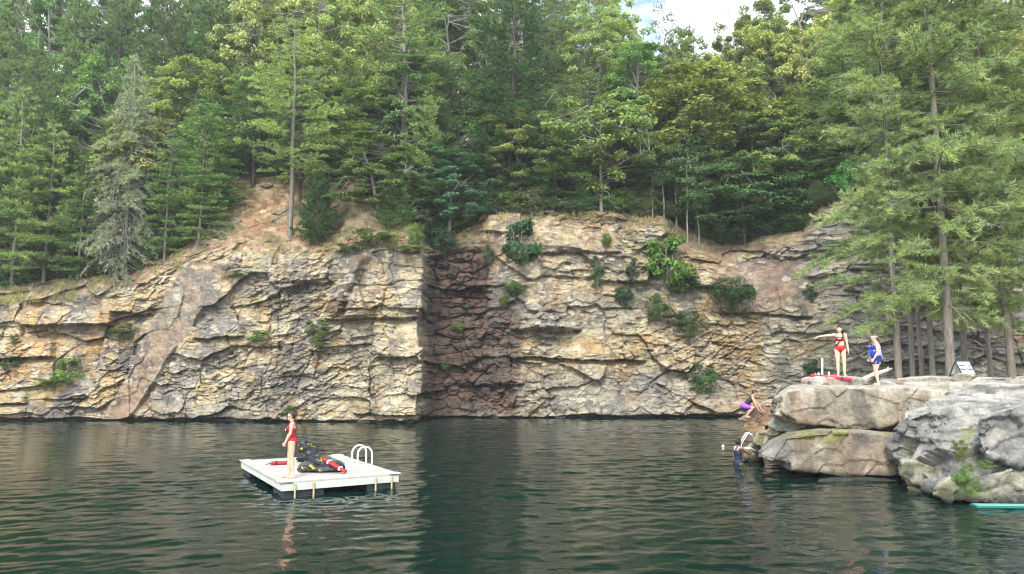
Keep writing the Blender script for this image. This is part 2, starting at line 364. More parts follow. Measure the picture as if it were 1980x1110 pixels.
    C = C * np.array([1.0, .965, .88]); bl(c(.105, .062, .048), rub * .97); bl(PINK * .45, rub * (r4[1] > .8) * .7); bl(DARK, rub * (r4[2] > .72) * .5); bl(BRN * .9, redb * .9)
    bl(BRN * .9, box(824, 1000, 560, 800, 30) * ss(n2, -.3, .15) * .6)
    bl(TAN * 1.15, box(1000, 1240, 430, 560, 16) * .6); bl(ORA * 1.1, tanf * ss(n2, -.1, .3) * .5); bl(GREY, box(1005, 1115, 588, 640, 8) * .7)
    bl(GREY * 1.05, box(1000, 1460, 720, 806, 24) * .65); bl(OLIVE, box(1210, 1300, 440, 600, 20) * .55); bl(GREY * .8, box(1120, 1230, 570, 640, 14) * .6)
    bl(BRN * 1.45, slab2 * .85); bl(GREY, slab2 * ss(vn(X * 1.2, Z * .25, Y * 0, 8), .0, .4) * .5); bl(PINK, slab2 * ss(-vn(X * .9, Z * .3, Y * 0, 18), .1, .5) * .4)
    bl(GREY * .95, box(1460, 2300, 600, 760, 30) * .7); bl(OLIVE * .95, box(1380, 2300, 560, 760, 30) * ss(n2, -.05, .25) * .65); bl(ORA, box(1380, 1470, 600, 800, 14) * ss(n2, -.3, .1) * .5)
    bl(GREY * 1.1, box(1570, 2300, 380, 620, 20) * .75); bl(TAN, box(1560, 1640, 440, 640, 14) * ss(n3, -.1, .2) * .7)
    bl(DARK * 1.15, ss(vn(X * .9, Z * .3, Y * 0, 28) + .5 * n3, .38, .6) * .6)
    sl = ss(soil + .5 * n2, .05, .5)
    bl(SOIL, sl * .9); bl(SOIL * c(1.02, .86, .78), sl * box(430, 720, 330, 480, 24) * ss(n2, -.3, .2)); bl(OLIVE * .8, sl * ss(n3 + .3 * n1, .1, .3) * .7)
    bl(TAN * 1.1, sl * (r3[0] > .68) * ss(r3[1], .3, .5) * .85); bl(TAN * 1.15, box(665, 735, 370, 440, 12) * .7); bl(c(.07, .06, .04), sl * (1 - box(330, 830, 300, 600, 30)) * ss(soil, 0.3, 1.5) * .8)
    C = C * (.80 + .30 * r3[2] + .22 * (r6[1] - .5) + .3 * (r2[0] - .5) * frac)[..., None]
    bl(c(.12, .10, .10), ss(n3 + .6 * (r5[1] - .5) + .3 * n1, .12, .26) * .62 * (1 - sl)); bl(CREAM * 1.1, ss(n3 * .8 + .7 * (r3[0] - .5) - .2 * n1, .28, .42) * .6 * (1 - sl) * (1 - rub))
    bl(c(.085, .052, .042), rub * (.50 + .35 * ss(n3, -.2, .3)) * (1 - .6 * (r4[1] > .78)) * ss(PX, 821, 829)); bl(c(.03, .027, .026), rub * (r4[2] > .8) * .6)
    bl(DARK * .45, (1 - ss(Z, .03, wl + .06)))       # wet band
    h, wd = Y.shape; idx = np.arange(h * wd).reshape(h, wd)
    Q = np.stack([idx[:-1, :-1], idx[:-1, 1:], idx[1:, 1:], idx[1:, :-1]], -1).reshape(-1, 4)
    V = np.stack([X, Y, Z], -1).reshape(-1, 3)
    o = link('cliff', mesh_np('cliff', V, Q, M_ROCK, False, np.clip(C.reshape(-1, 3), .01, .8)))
    tag(o, 'tan and grey fractured quarry cliff rising from the water', 'cliff', kind='structure')
cliff()
# forest floor behind the brow
def floor():
    px = np.arange(-1600, 3201, 12.); yw, zt, yt, d = profile(px)
    s = np.linspace(0, 1, 90)[:, None]
    Y = yt + d + .2 + s ** 1.4 * 70; A = (px - CX) / FPX; X = A * Y
    e = Y - yt; Z = zt + 1.05 * np.minimum(e, d) + .42 * np.minimum(np.maximum(e - d, 0), 45) + .15 * fbm(X * .5, Y * .5, Y * 0, 5, 4) * ss(s, 0, .1) - .02
    h, wd = Y.shape; idx = np.arange(h * wd).reshape(h, wd)
    Q = np.stack([idx[:-1, :-1], idx[:-1, 1:], idx[1:, 1:], idx[1:, :-1]], -1).reshape(-1, 4)
    m, nt, p = newmat('leaf_litter'); v = coords(nt)
    nt.links.new(ramp(nt, noise(nt, v, 3, 8, .7), [(.3, (.018, .014, .009)), (.6, (.05, .035, .02)), (.8, (.04, .05, .02))]), p.inputs['Base Color'])
    p.inputs['Roughness'].default_value = 1; nt.links.new(bump(nt, noise(nt, v, 12, 5), 1, .08), p.inputs['Normal'])
    tag(link('forest_ground', mesh_np('forest_ground', np.stack([X, Y, Z], -1).reshape(-1, 3), Q, m, True)), 'dark leaf littered forest ground rising behind the cliff', 'ground', kind='structure')
floor()
# quarry bed: one sheet below the water, reaching out under everything
bed = MB(); bed.add([[-140, -60, -6], [140, -60, -6], [140, 160, -6], [-140, 160, -6]], [(0, 1, 2, 3)])
tag(bed.build('quarry_bed', plain('mud', (.03, .035, .025), .9)), 'dark quarry bed under the water', 'ground', kind='structure')
# ================================================================ WATER
def water():
    a = np.concatenate([np.linspace(-4, -.85, 60)[:-1], np.linspace(-.85, .85, 950), np.linspace(.85, 4, 60)[1:]])
    Y = np.concatenate([np.linspace(-30, 7, 40)[:-1], np.arange(7, 22, .04), np.arange(22, 52, .062)])
    YY, AA = np.meshgrid(Y, a, indexing='ij'); XX = AA * np.maximum(YY, 8)
    rng = np.random.RandomState(4); H = np.zeros_like(XX); GX = H.copy(); GY = H.copy()
    gust = .55 + .45 * fbm(XX * .12, YY * .10, XX * 0, 44, 3) * 1.6
    for i in range(46):
        lam = .27 * (1.5 / .27) ** rng.rand(); th = rng.normal(math.pi / 2 + .12, .52); k = 2 * math.pi / lam
        slope = .0235 * (lam / .6) ** -.1 if lam < 1. else .009
        ph = k * (XX * math.cos(th) + YY * math.sin(th)) + rng.rand() * 6.28 + .6 * np.sin(.7 * XX + i); a_ = (slope / k) * (gust if lam < 1.2 else 1)
        H += a_ * np.sin(ph); GX += a_ * math.cos(th) * np.cos(ph); GY += a_ * math.sin(th) * np.cos(ph)
    # circular ripples round the raft and the noodle
    for cx, cy, am in ((-4.2, 17.2, .010), (-3.3, 17.9, .008), (7.0, 24., .006), (10.2, 16.6, .006)):
        r = np.hypot(XX - cx, YY - cy); H += am * np.sin(r * 2 * math.pi / .33) * np.exp(-r / .9)
    H *= ss(YY, 6, 9); g_ = ss(YY, 8, 10) * (YY < 51); XX = XX + GX * .8 * g_; YY = YY + GY * .8 * g_
    V = np.stack([XX, YY, H], -1).reshape(-1, 3)
    h, wd = YY.shape; idx = np.arange(h * wd).reshape(h, wd)
    Q = np.stack([idx[:-1, :-1], idx[:-1, 1:], idx[1:, 1:], idx[1:, :-1]], -1).reshape(-1, 4)
    m, nt, p = newmat('quarry_water')
    p.inputs['Base Color'].default_value = (.0014, .0135, .0095, 1); p.inputs['Roughness'].default_value = .0; p.inputs['IOR'].default_value = 1.33
    v = coords(nt, (1, 1.3, 1)); nb = bump(nt, noise(nt, v, 7., 2, .5), .22, .02); nt.links.new(nb, p.inputs['Normal'])
    tag(link('water', mesh_np('water', V, Q, m, True)), 'dark green rippled quarry lake water', 'water', kind='structure')
water()
# ================================================================ TREES
def norm(v): return v / (np.linalg.norm(v, axis=-1, keepdims=True) + 1e-9)
def blades(P, D, L, W, rng, cone=.9, n=6):
    """n thin needles (triangles) fanned round direction D at each point P"""
    m = len(P); P = np.repeat(P, n, 0); D = np.repeat(D, n, 0)
    d = norm(D + rng.normal(0, cone * .55, (m * n, 3))); L = L * rng.uniform(.7, 1.2, (m * n, 1))
    s = norm(np.cross(d, rng.normal(0, 1, (m * n, 3)))) * W * .5
    V = np.stack([P - s, P + s, P + d * L + s * .3, P + d * L - s * .3], 1).reshape(-1, 3)
    return V, np.arange(len(V)).reshape(-1, 4)
def leaves(P, rng, size, flat=.55, out=None, aspect=.55, hang=.15):
    """one folded leaf at each P (two triangles sharing the midrib), facing mostly up"""
    m = len(P); nrm = norm(np.array([0, 0, 1.]) * flat + rng.normal(0, .38, (m, 3)) + (0 if out is None else out * .35))
    d = norm(np.cross(nrm, rng.normal(0, 1, (m, 3)))); d = norm(d - np.array([0, 0, hang])); s = norm(np.cross(d, nrm))
    L = size * rng.uniform(.6, 1.25, (m, 1)); up = nrm * L * .10
    V = np.stack([P, P + d * L * .5 + s * L * aspect * .5 + up, P + d * L, P + d * L * .5 - s * L * aspect * .5 + up], 1).reshape(-1, 3)
    return V, np.arange(len(V)).reshape(-1, 4)
def curve(p0, d0, L, n, bend, rng, jit=.08):
    P = [np.array(p0, float)]; d = np.array(d0, float)
    for i in range(n):
        d = norm(d + np.array(bend) / n + rng.normal(0, jit, 3)); P.append(P[-1] + d * L / n)
    return np.array(P)
class Tree: pass
def finish(name, wood, fol_V, fol_F, bark, fmat, seg=6):
    t = Tree(); V, Q = tubes_np(wood, seg); t.wood = mesh_np(name + '_trunk', V, Q, bark, True)
    t.fol = mesh_np(name + '_crown', fol_V, fol_F, fmat) if len(fol_V) else None; return t
def pine(name, h, rad, seed, base=.2, whorl=.42, per=5, tuft=.085, nb=8, bl=.19, bw=.045, lift=.25, droop=.1, gap=.12, r0=None, bark=None, dead=0., shape=.55, lean=0., twig=.26, r_top=.02, flat=.2, ragged=.28, vj=.18, trunk_top=1.):
    rng = np.random.RandomState(seed); r0 = r0 or h * .008
    T = np.linspace(0, 1, 16)
    tp = np.stack([.012 * h * np.cumsum(rng.normal(0, .35, 16)) * T + lean * h * T, .012 * h * np.cumsum(rng.normal(0, .35, 16)) * T, T * h], 1)
    wood = [(tp, r0 * (1 - T) ** .8 + r_top)]; TP, TD = [], []
    z = base * h; a0 = 0
    while z < h * .985:
        t = (z / h - base) / (1 - base); c = np.array([np.interp(z, tp[:, 2], tp[:, 0]), np.interp(z, tp[:, 2], tp[:, 1]), z])
        Rz = rad * max((1 - t) ** shape * min(1, .55 + t * 3), .06)
        k = per + rng.randint(-1, 2); a0 += rng.uniform(.5, 1.5)
        for j in range(k):
            if rng.rand() < gap: continue
            a = a0 + j * 2 * math.pi / k + rng.normal(0, .25); L = Rz * rng.uniform(1 - ragged * 1.4, 1 + ragged * .5); el = (-droop + (lift + droop) * t * 1.3) + rng.normal(0, .1)
            d = np.array([math.cos(a) * math.cos(el), math.sin(a) * math.cos(el), math.sin(el)])
            isdead = rng.rand() < dead * (1 - t) ** 1.1
            lp = curve(c, d, L, 6, (0, 0, lift * .8 - droop * 1.3), rng, .06); wood.append((lp, np.linspace(max(r0 * .22 * min(1, L / 2), .012), .006, 7)))
            nt_ = max(int(L / twig), 2)
            for q in range(nt_):
                f = .22 + .78 * (q + rng.rand()) / nt_; s = f * 6; i = min(int(s), 5); p = lp[i] + (lp[i + 1] - lp[i]) * (s - i)
                ld = norm(lp[i + 1] - lp[i]); sd = norm(np.cross(ld, [0, 0, 1])) * (1 if q % 2 else -1)
                td = norm(ld * .8 + sd * rng.uniform(.5, 1.1) + np.array([0, 0, rng.normal(.08 - droop * .4, vj * (1 - flat))]))
                tl = min(.95, L * .42) * (1.15 - f * .75) * rng.uniform(.6, 1.2); e = p + td * tl
                if isdead:
                    if q % 2 == 0: wood.append((curve(p, td, tl * 1.2, 3, (0, 0, -.5), rng, .22), np.linspace(.018, .006, 4)))
                    if rng.rand() < .72: continue
                m = max(int(tl / tuft), 1)
                g = (np.arange(m) + rng.rand(m)) / m; TP.append(p + (e - p) * g[:, None]); TD.append(np.repeat(norm(td + [0, 0, .25])[None], m, 0))
            TP.append(lp[4:]); TD.append(np.repeat(norm(lp[-1] - lp[-2] + [0, 0, .2])[None], 3, 0))
        z += whorl * rng.uniform(.7, 1.3)
    TP = np.concatenate(TP); TD = np.concatenate(TD)
    V, F = blades(TP, TD, bl, bw, rng, 1., nb)
    t = finish(name, wood, V, F, bark or M_BARK, M_NEEDLE, 6); t.h = h; t.r = rad; return t
def broad(name, h, rad, seed, base=.3, nclump=110, nl=220, lsize=.16, squash=.8, cr=.55, limbs=9, r0=None, bark=None, top=.98, flat=.55, aspect=.6, hang=.15, bare=0, hollow=.45, stems=1, csq=.45, layered=0.):
    rng = np.random.RandomState(seed); r0 = r0 or h * .013
    zc = h * (base + top) / 2; zr = h * (top - base) / 2; wood = []; T = np.linspace(0, 1, 8)
    stemtops = []
    for s in range(stems):
        o = rng.normal(0, .12, 2) * (stems > 1); e = rng.normal(0, .08 * h, 2) * (1 + (stems > 1))
        tp = np.stack([o[0] + e[0] * T ** 1.5 + rng.normal(0, .01 * h, 8) * T, o[1] + e[1] * T ** 1.5 + rng.normal(0, .01 * h, 8) * T, T * h * .88], 1)
        wood.append((tp, r0 * (1 - T) ** .7 / stems ** .5 + .012)); stemtops.append(tp)
    Lm = []
    for j in range(limbs):
        tp = stemtops[j % stems]; f = rng.uniform(base * .9, .8); s = min(f / .88, .99) * 7; i = int(s); p = tp[i] + (tp[i + 1] - tp[i]) * (s - i)
        a = j * 2.4 + rng.normal(0, .3); el = rng.uniform(.15, .8); L = rad * rng.uniform(.6, .95)
        lp = curve(p, (math.cos(a) * math.cos(el), math.sin(a) * math.cos(el), math.sin(el)), L, 6, (0, 0, .2), rng, .14); Lm.append(lp); wood.append((lp, np.linspace(r0 * .38, .012, 7)))
    for j in range(bare):      # leafless crooked twigs hanging low in the crown
        a = rng.uniform(0, 6.3); p = stemtops[0][1] + [0, 0, rng.uniform(0, .25) * h]
        wood.append((curve(p, (math.cos(a), math.sin(a), .1), rad * rng.uniform(.3, .7), 6, (0, 0, rng.uniform(-.9, .3)), rng, .35), np.linspace(.03, .006, 7)))
    allp = np.concatenate(Lm + stemtops); allp = allp[allp[:, 2] > h * base * .8]
    P, O = [], []
    for c in range(nclump):
        while True:
            q = rng.uniform(-1, 1, 3); l = np.linalg.norm(q)
            if hollow < l < 1: break
        b = 1 + .28 * float(vn(np.array([q[0] * 1.7]), np.array([q[1] * 1.7]), np.array([q[2] * 1.7]), seed)[0]) * 1.5
        q = q * b
        cc = np.array([q[0] * rad * (1 - .25 * max(q[2], 0)), q[1] * rad * (1 - .25 * max(q[2], 0)), zc + q[2] * zr])
        if layered: cc[2] = zc + np.round(q[2] * zr / layered) * layered + rng.normal(0, .06)
        k = np.argmin(np.linalg.norm(allp - cc, axis=1)); p = allp[k]; d = cc - p; L = np.linalg.norm(d)
        if L > .15: wood.append((curve(p, d / L, L, 4, (0, 0, .1), rng, .08), np.linspace(max(.012, .012 * L + .006), .005, 5)))
        m = int(nl * rng.uniform(.5, 1.4)); r = cr * rng.uniform(.6, 1.25)
        g = rng.normal(0, 1, (m, 3)); g = g / np.maximum(np.linalg.norm(g, axis=1, keepdims=True) / 1.3, 1)
        g[:, 2] -= .35 * (g[:, 0] ** 2 + g[:, 1] ** 2) * csq
        P.append(cc + g * [r * .62, r * .62, r * csq * .7]); O.append(np.repeat(norm(cc - [0, 0, zc])[None], m, 0))
    P = np.concatenate(P); O = np.concatenate(O)
    V, F = leaves(P, rng, lsize, flat, O, aspect, hang)
    t = finish(name, wood, V, F, bark or M_BARKG, M_LEAF, 6); t.h = h; t.r = rad; return t
def place(t, name, X, Y, z, h, w, tint, label, cat, group=None, rz=None, parts=('trunk', 'crown'), lean=0):
    sz = h / t.h; sx = w / (2 * t.r)
    e = empty(name, (X, Y, z), random.uniform(0, 6.28) if rz is None else rz, label, cat, group); e.scale = (sx, sx, sz); e.rotation_euler[1] = lean
    a = link(parts[0], t.wood, e)
    b = link(parts[1], t.fol, e); b.color = (*tint, 1); return e
random.seed(5)
# ---- kinds
PA = pine('a', 15, 3.4, 1, base=.16, whorl=.44, per=5, lift=.32, bark=M_BARKD)
PB = pine('b', 15, 3.2, 2, base=.10, whorl=.40, per=5, lift=.15, droop=.12, gap=.2, bark=M_BARKD)
PC = pine('c', 15, 3.0, 3, base=.22, whorl=.5, per=5, lift=.35, droop=.0, gap=.2, ragged=.5, bark=M_BARKD)
PT = pine('t', 19, 3.6, 4, base=.40, whorl=.62, per=5, lift=.3, gap=.22, ragged=.6, r0=.26, shape=.5, bark=M_BARKG)
PD = pine('d', 12, 3.3, 5, base=.04, whorl=.30, per=6, lift=.0, droop=.42, gap=.05, dead=.95, nb=5, bark=M_BARKG, shape=.62, twig=.2)
PY = pine('y', 9, 2.1, 6, base=.10, whorl=.42, per=5, lift=.1, droop=.06, gap=.12, twig=.22, flat=.8)
CE = pine('e', 4, 1.5, 7, base=.02, whorl=.15, per=7, lift=.55, droop=.0, gap=.0, twig=.16, bl=.11, shape=.45, r0=.06, tuft=.08)
BA = broad('f', 14, 3.8, 11, base=.12, nclump=190, lsize=.22, nl=210)
BB = broad('g', 14, 3.8, 12, base=.2, nclump=170, lsize=.28, nl=140, cr=.7, hang=.5, hollow=.55)
BC = broad('h', 13, 3.4, 13, base=.12, nclump=190, lsize=.19, nl=230, cr=.5)
BL = broad('i', 7, 3.4, 14, base=.22, nclump=85, lsize=.20, nl=190, cr=.75, csq=.22, layered=.75, bark=M_BARKD)
BY = broad('j', 8, 4.0, 15, base=.26, nclump=95, lsize=.27, nl=120, cr=.62, hang=.5, bare=16, limbs=12)
BS = broad('k', 13, 2.6, 16, base=.35, nclump=55, lsize=.15, nl=60, cr=.5, limbs=12, hollow=.2)      # sparse, sky shows through
BR = broad('l', 13, 2.6, 17, base=.45, nclump=40, lsize=.12, nl=2, cr=.5, limbs=22, hollow=.1)        # almost bare
SA = broad('m', 6, 1.1, 18, base=.5, nclump=22, lsize=.16, nl=110, cr=.6, csq=.25, r0=.05, limbs=5, bark=M_BARKG)
BU = broad('n', 2, 1.2, 19, base=.02, nclump=46, lsize=.12, nl=120, cr=.42, limbs=8, stems=3, r0=.04, hollow=.1)
BU2 = broad('o', 2, 1.1, 20, base=.0, nclump=40, lsize=.10, nl=120, cr=.36, limbs=8, stems=4, r0=.03, hollow=.1)
KU = broad('p', 2, 1.0, 21, base=.0, nclump=30, lsize=.18, nl=62, cr=.36, limbs=8, stems=3, r0=.03, aspect=.9, hang=.7, flat=.4, hollow=.1)
def col_base(px, py, Ymax=90):
    """ground point behind the cliff edge that shows at px, py"""
    for Y in np.arange(profile(px)[2] + .1, Ymax, .1):
        X = (px - CX) / FPX * Y; z = float(gz(X, Y)); q = proj(X, Y, z)
        if q[1] <= py: return X, Y, z
    return X, Y, z
def sx_fix(px, Y, z): return (px - CX) / FPX * (Y * CT + (z - CAMZ) * ST)
def put(t, px, ybase, ytop, wpx, tint, label, dY=None, name='tree', cat='tree', group=None, **k):
    """tree whose foot stands dY metres behind the cliff edge (or shows at ybase)"""
    if dY is None: X, Y, z = col_base(px, ybase)
    else: Y = float(profile(px)[2]) + dY; X = (px - CX) / FPX * Y; z = float(gz(X, Y))
    X = float(sx_fix(px, Y, z)); z = float(gz(X, Y))
    top = atY(px, ytop, Y)[2]; return place(t, name, X, Y, z - .15, top - z + .15, wpx / FPX * Y, tint, label, cat, group, **k)
G1 = (0.265, 0.360, 0.145); G2 = (0.180, 0.284, 0.114); G3 = (0.143, 0.229, 0.108); GY = (0.402, 0.480, 0.206); GL = (0.349, 0.448, 0.181); TEAL = (0.137, 0.273, 0.169); GG = (0.318, 0.360, 0.253); OLV = (0.318, 0.393, 0.156)
# ---- the trees one can single out, left to right
F = 'pine_tree'
put(PY, 22, 556, 165, 190, G1, 'young light green pine at the left edge above the rock ledge', name=F, cat='pine')
put(PY, 84, 545, 235, 175, GL, 'young pine with thin twin trunk and layered branches, second from the left edge', name=F, cat='pine')
put(PY, 150, 540, 300, 130, G2, 'short dark green young pine beside the drooping grey tree, on its left', name=F, cat='pine')
put(PD, 238, 535, 105, 215, GG, 'drooping half dead conifer with bare grey lower branches', name='conifer_tree', cat='conifer', rz=.5)
put(PY, 318, 500, 250, 130, G2, 'small green pine just right of the drooping grey conifer', name=F, cat='pine')
put(PY, 384, 478, 262, 120, G1, 'young pine standing left of the red soil slope', name=F, cat='pine')
put(BC, 345, 470, 175, 150, GY, 'pale green broadleaf tree behind the drooping conifer', dY=7, name='broadleaf_tree')
PL = pine('q', 15, 3.2, 31, base=.30, whorl=.62, per=5, lift=.18, gap=.12, ragged=.4, bark=M_BARK, r0=.11, flat=.8)
e = put(PL, 561, 458, 42, 250, GL, 'light green pine with bare grey trunk growing alone on the red soil slope', name=F, cat='pine', rz=1.)
put(PC, 655, 352, 150, 190, G1, 'bushy pine at the top of the soil slope beside the lone pine', name=F, cat='pine')
put(CE, 614, 470, 335, 105, (0.088, 0.160, 0.056), 'dense round green cedar bush on the soil slope', name='cedar_bush', cat='bush')
put(BY, 650, 360, 175, 170, (0.256, 0.320, 0.144), 'silvery pale leaved tree behind the lone pine', dY=11, name='broadleaf_tree')
put(PT, 778, 400, -70, 260, G1, 'tall pine with long bare pale trunk over the cliff corner', name=F, cat='pine', rz=2.5)
put(CE, 762, 445, 335, 100, G2, 'dark cedar bush at the foot of the tall bare trunked pine', name='cedar_bush', cat='bush')
put(BC, 868, 455, 275, 165, TEAL, 'blue green broadleaf tree overhanging the dark fissure', dY=1.2, name='broadleaf_tree')
put(PC, 822, 445, 170, 130, GL, 'small yellow green pine between tall pine and blue green tree', dY=2.2, name=F, cat='pine')
put(PB, 985, 414, -60, 270, (0.080, 0.152, 0.064), 'broad dark pine with level branches left of the pale chestnut tree', dY=2.2, name=F, cat='pine')
put(BY, 1163, 412, 182, 265, (0.224, 0.304, 0.096), 'pale green chestnut tree with bare crooked lower branches on the cliff edge', dY=1.0, name='chestnut_tree', rz=.4)
put(BB, 1352, 460, 100, 300, (0.240, 0.272, 0.072), 'large yellow green tree with drooping leaves right of the pale chestnut', dY=5.5, name='broadleaf_tree')
put(BL, 1440, 500, 300, 250, (0.096, 0.176, 0.072), 'layered beech tree hanging over the brown sloping rock', dY=1.2, name='beech_tree')
put(BL, 1500, 480, 215, 240, (0.120, 0.176, 0.096), 'grey green layered tree above the hanging beech', dY=5, name='broadleaf_tree')
put(BC, 1470, 480, 130, 170, (0.136, 0.184, 0.088), 'grey green broadleaf tree rising behind the hanging beech', dY=9, name='broadleaf_tree')
put(BB, 1560, 450, 190, 190, (0.208, 0.272, 0.088), 'light green broadleaf tree beside the tall ledge pines', dY=6, name='broadleaf_tree')
for px, yb, yt in ((1284, 428, 270), (1308, 440, 300), (1330, 448, 250), (1352, 462, 330), (1262, 420, 300)):
    put(SA, px, yb, yt, 70, G3, {1284: 'thin bare stemmed sapling over the bright vine, left of a close pair', 1308: 'slender sapling in the dark gap right of the vine', 1330: 'tallest slender sapling in the dark gap under the yellow green tree', 1352: 'short sapling beside the hanging beech', 1262: 'leafy sapling right of the pale chestnut trunk'}[px], dY=1.0 + (px % 7) * .2, name='sapling', cat='sapling', group='saplings in the dark gap')
# ---- rows behind
LM = [(60, 'the left edge'), (160, 'the young pines'), (260, 'the drooping grey conifer'), (400, 'the top left of the soil slope'), (520, 'the red soil slope'), (640, 'the round cedar bush'), (760, 'the tall bare trunked pine'), (870, 'the dark fissure'), (990, 'the broad dark pine'), (1100, 'the cliff top left of the chestnut'), (1190, 'the pale chestnut tree'), (1300, 'the slender saplings'), (1400, 'the yellow green tree'), (1500, 'the hanging beech'), (1600, 'the brown sloping rock'), (1720, 'the lifeguard ledge'), (1850, 'the tallest ledge pine'), (2200, 'the right edge')]
rows = [(3.5, 0, 90, 200), (7, 1, 96, 110), (12, 2, 88, 40), (18, 3, 84, 0), (26, 4, 80, -20)]
RN = ['front row', 'second row', 'middle row', 'fourth row', 'far back row']
SP = [(PA, 'dark green pine', G3, 'pine'), (PB, 'feathery pine', G2, 'pine'), (BA, 'leafy green tree', G2, 'tree'), (PC, 'ragged pine', G3, 'pine'), (BC, 'fine leaved tree', G1, 'tree'), (BB, 'olive green tree', OLV, 'tree')]
rng = random.Random(8); used = {}
for dy, rI, step, ytop in rows:
    px = -90 + rng.uniform(0, 40)
    while px < 2130:
        right = ss(np.array(px), 1150, 1300)
        wts = [4, 3.2, 4, 2, 2.5, 1] if px < 1080 else [1.2, 1.2, 3, 1, 3, 3]
        t, nm, tint, cat = SP[rng.choices(range(6), wts)[0]]
        yt = ytop + rng.uniform(-45, 60)
        if rI >= 2:
            yt = ytop + rng.uniform(-60, 40) - (90 if px < 1080 else 0)
            if 1195 < px < 1290: yt = 95 + rng.uniform(-30, 30)
            if 1290 <= px < 1470: yt = 130 + rng.uniform(-50, 20)
            if 1470 <= px < 1530: yt = 40
        dq = 0
        if px > 1560: yt = min(yt, 60)
        if rI == 0 and (430 < px < 730): yt = 130 + rng.uniform(-60, 60); dq = 2
        k = rng.uniform(.75, 1.25); tint = tuple(c * k * q for c, q in zip(tint, (1 + .25 * float(right) + rng.uniform(-.1, .2), 1 + .15 * float(right), 1)))
        lm = min(LM, key=lambda q: abs(q[0] - px))[1]; lab = '%s in the %s behind %s' % (nm, RN[rI], lm)
        put(t, px, 0, yt, rng.uniform(170, 235) * (1 - .06 * rI), tint, lab, dY=dy + dq + rng.uniform(-1.2, 1.2), name='pine_tree' if cat == 'pine' else 'broadleaf_tree', cat=cat, group='forest trees in the %s' % RN[rI])
        px += step * rng.uniform(.7, 1.3)
put(BS, 1150, 0, -30, 130, (0.192, 0.192, 0.080), 'thin see through tree against the sky above the pale chestnut', dY=14, name='broadleaf_tree')
put(BA, 1212, 0, 30, 150, (0.208, 0.256, 0.072), 'yellow green round topped tree against the white cloud', dY=13, name='broadleaf_tree')
put(BS, 1290, 0, -10, 110, (0.160, 0.192, 0.080), 'sparse leafy tree left of the bare topped tree', dY=14, name='broadleaf_tree')
put(BR, 1362, 0, -30, 130, (0.192, 0.192, 0.096), 'bare pale tree with fine branches against the sky', dY=14, name='bare_tree')
put(BS, 1085, 0, -40, 120, (0.176, 0.192, 0.080), 'thin see through tree behind the broad dark pine', dY=15, name='broadleaf_tree')
put(BA, 1455, 0, 20, 150, (0.224, 0.256, 0.096), 'hazy yellow green tree right of the open sky', dY=13, name='broadleaf_tree')
put(BA, 1500, 0, -25, 170, (.24, .30, .11), 'pale round crowned tree filling the skyline right of the open sky', dY=15, name='broadleaf_tree')
put(BS, 1425, 0, 10, 120, (.22, .27, .12), 'thin leafy tree at the right side of the open sky', dY=16, name='broadleaf_tree')
put(BC, 1318, 0, 40, 130, (.22, .29, .11), 'pale bushy tree under the bare topped tree', dY=12, name='broadleaf_tree')
# ---- undergrowth along the brow
rng = random.Random(12)
LU = {}
for px in range(-60, 2060, 33):
    if 425 < px < 735: continue
    t = rng.choice([BU, BU2, CE, BU]); lm = min(LM, key=lambda q: abs(q[0] - px))[1]; nm = {BU: 'leafy green shrub', BU2: 'fine leaved shrub', CE: 'small dark cedar'}[t]
    Y = float(profile(px)[2]) + float(profile(px)[3]) + rng.uniform(.3, 1.6); X = (px - CX) / FPX * Y
    place(t, 'shrub', X, Y, float(gz(X, Y)) - .2, rng.uniform(1., 2.6), rng.uniform(1.6, 3.), tuple(c * rng.uniform(.6, 1.1) for c in G2), '%s on the cliff brow by %s' % (nm, lm), 'shrub', 'shrubs along the cliff brow', parts=('stem', 'foliage'))
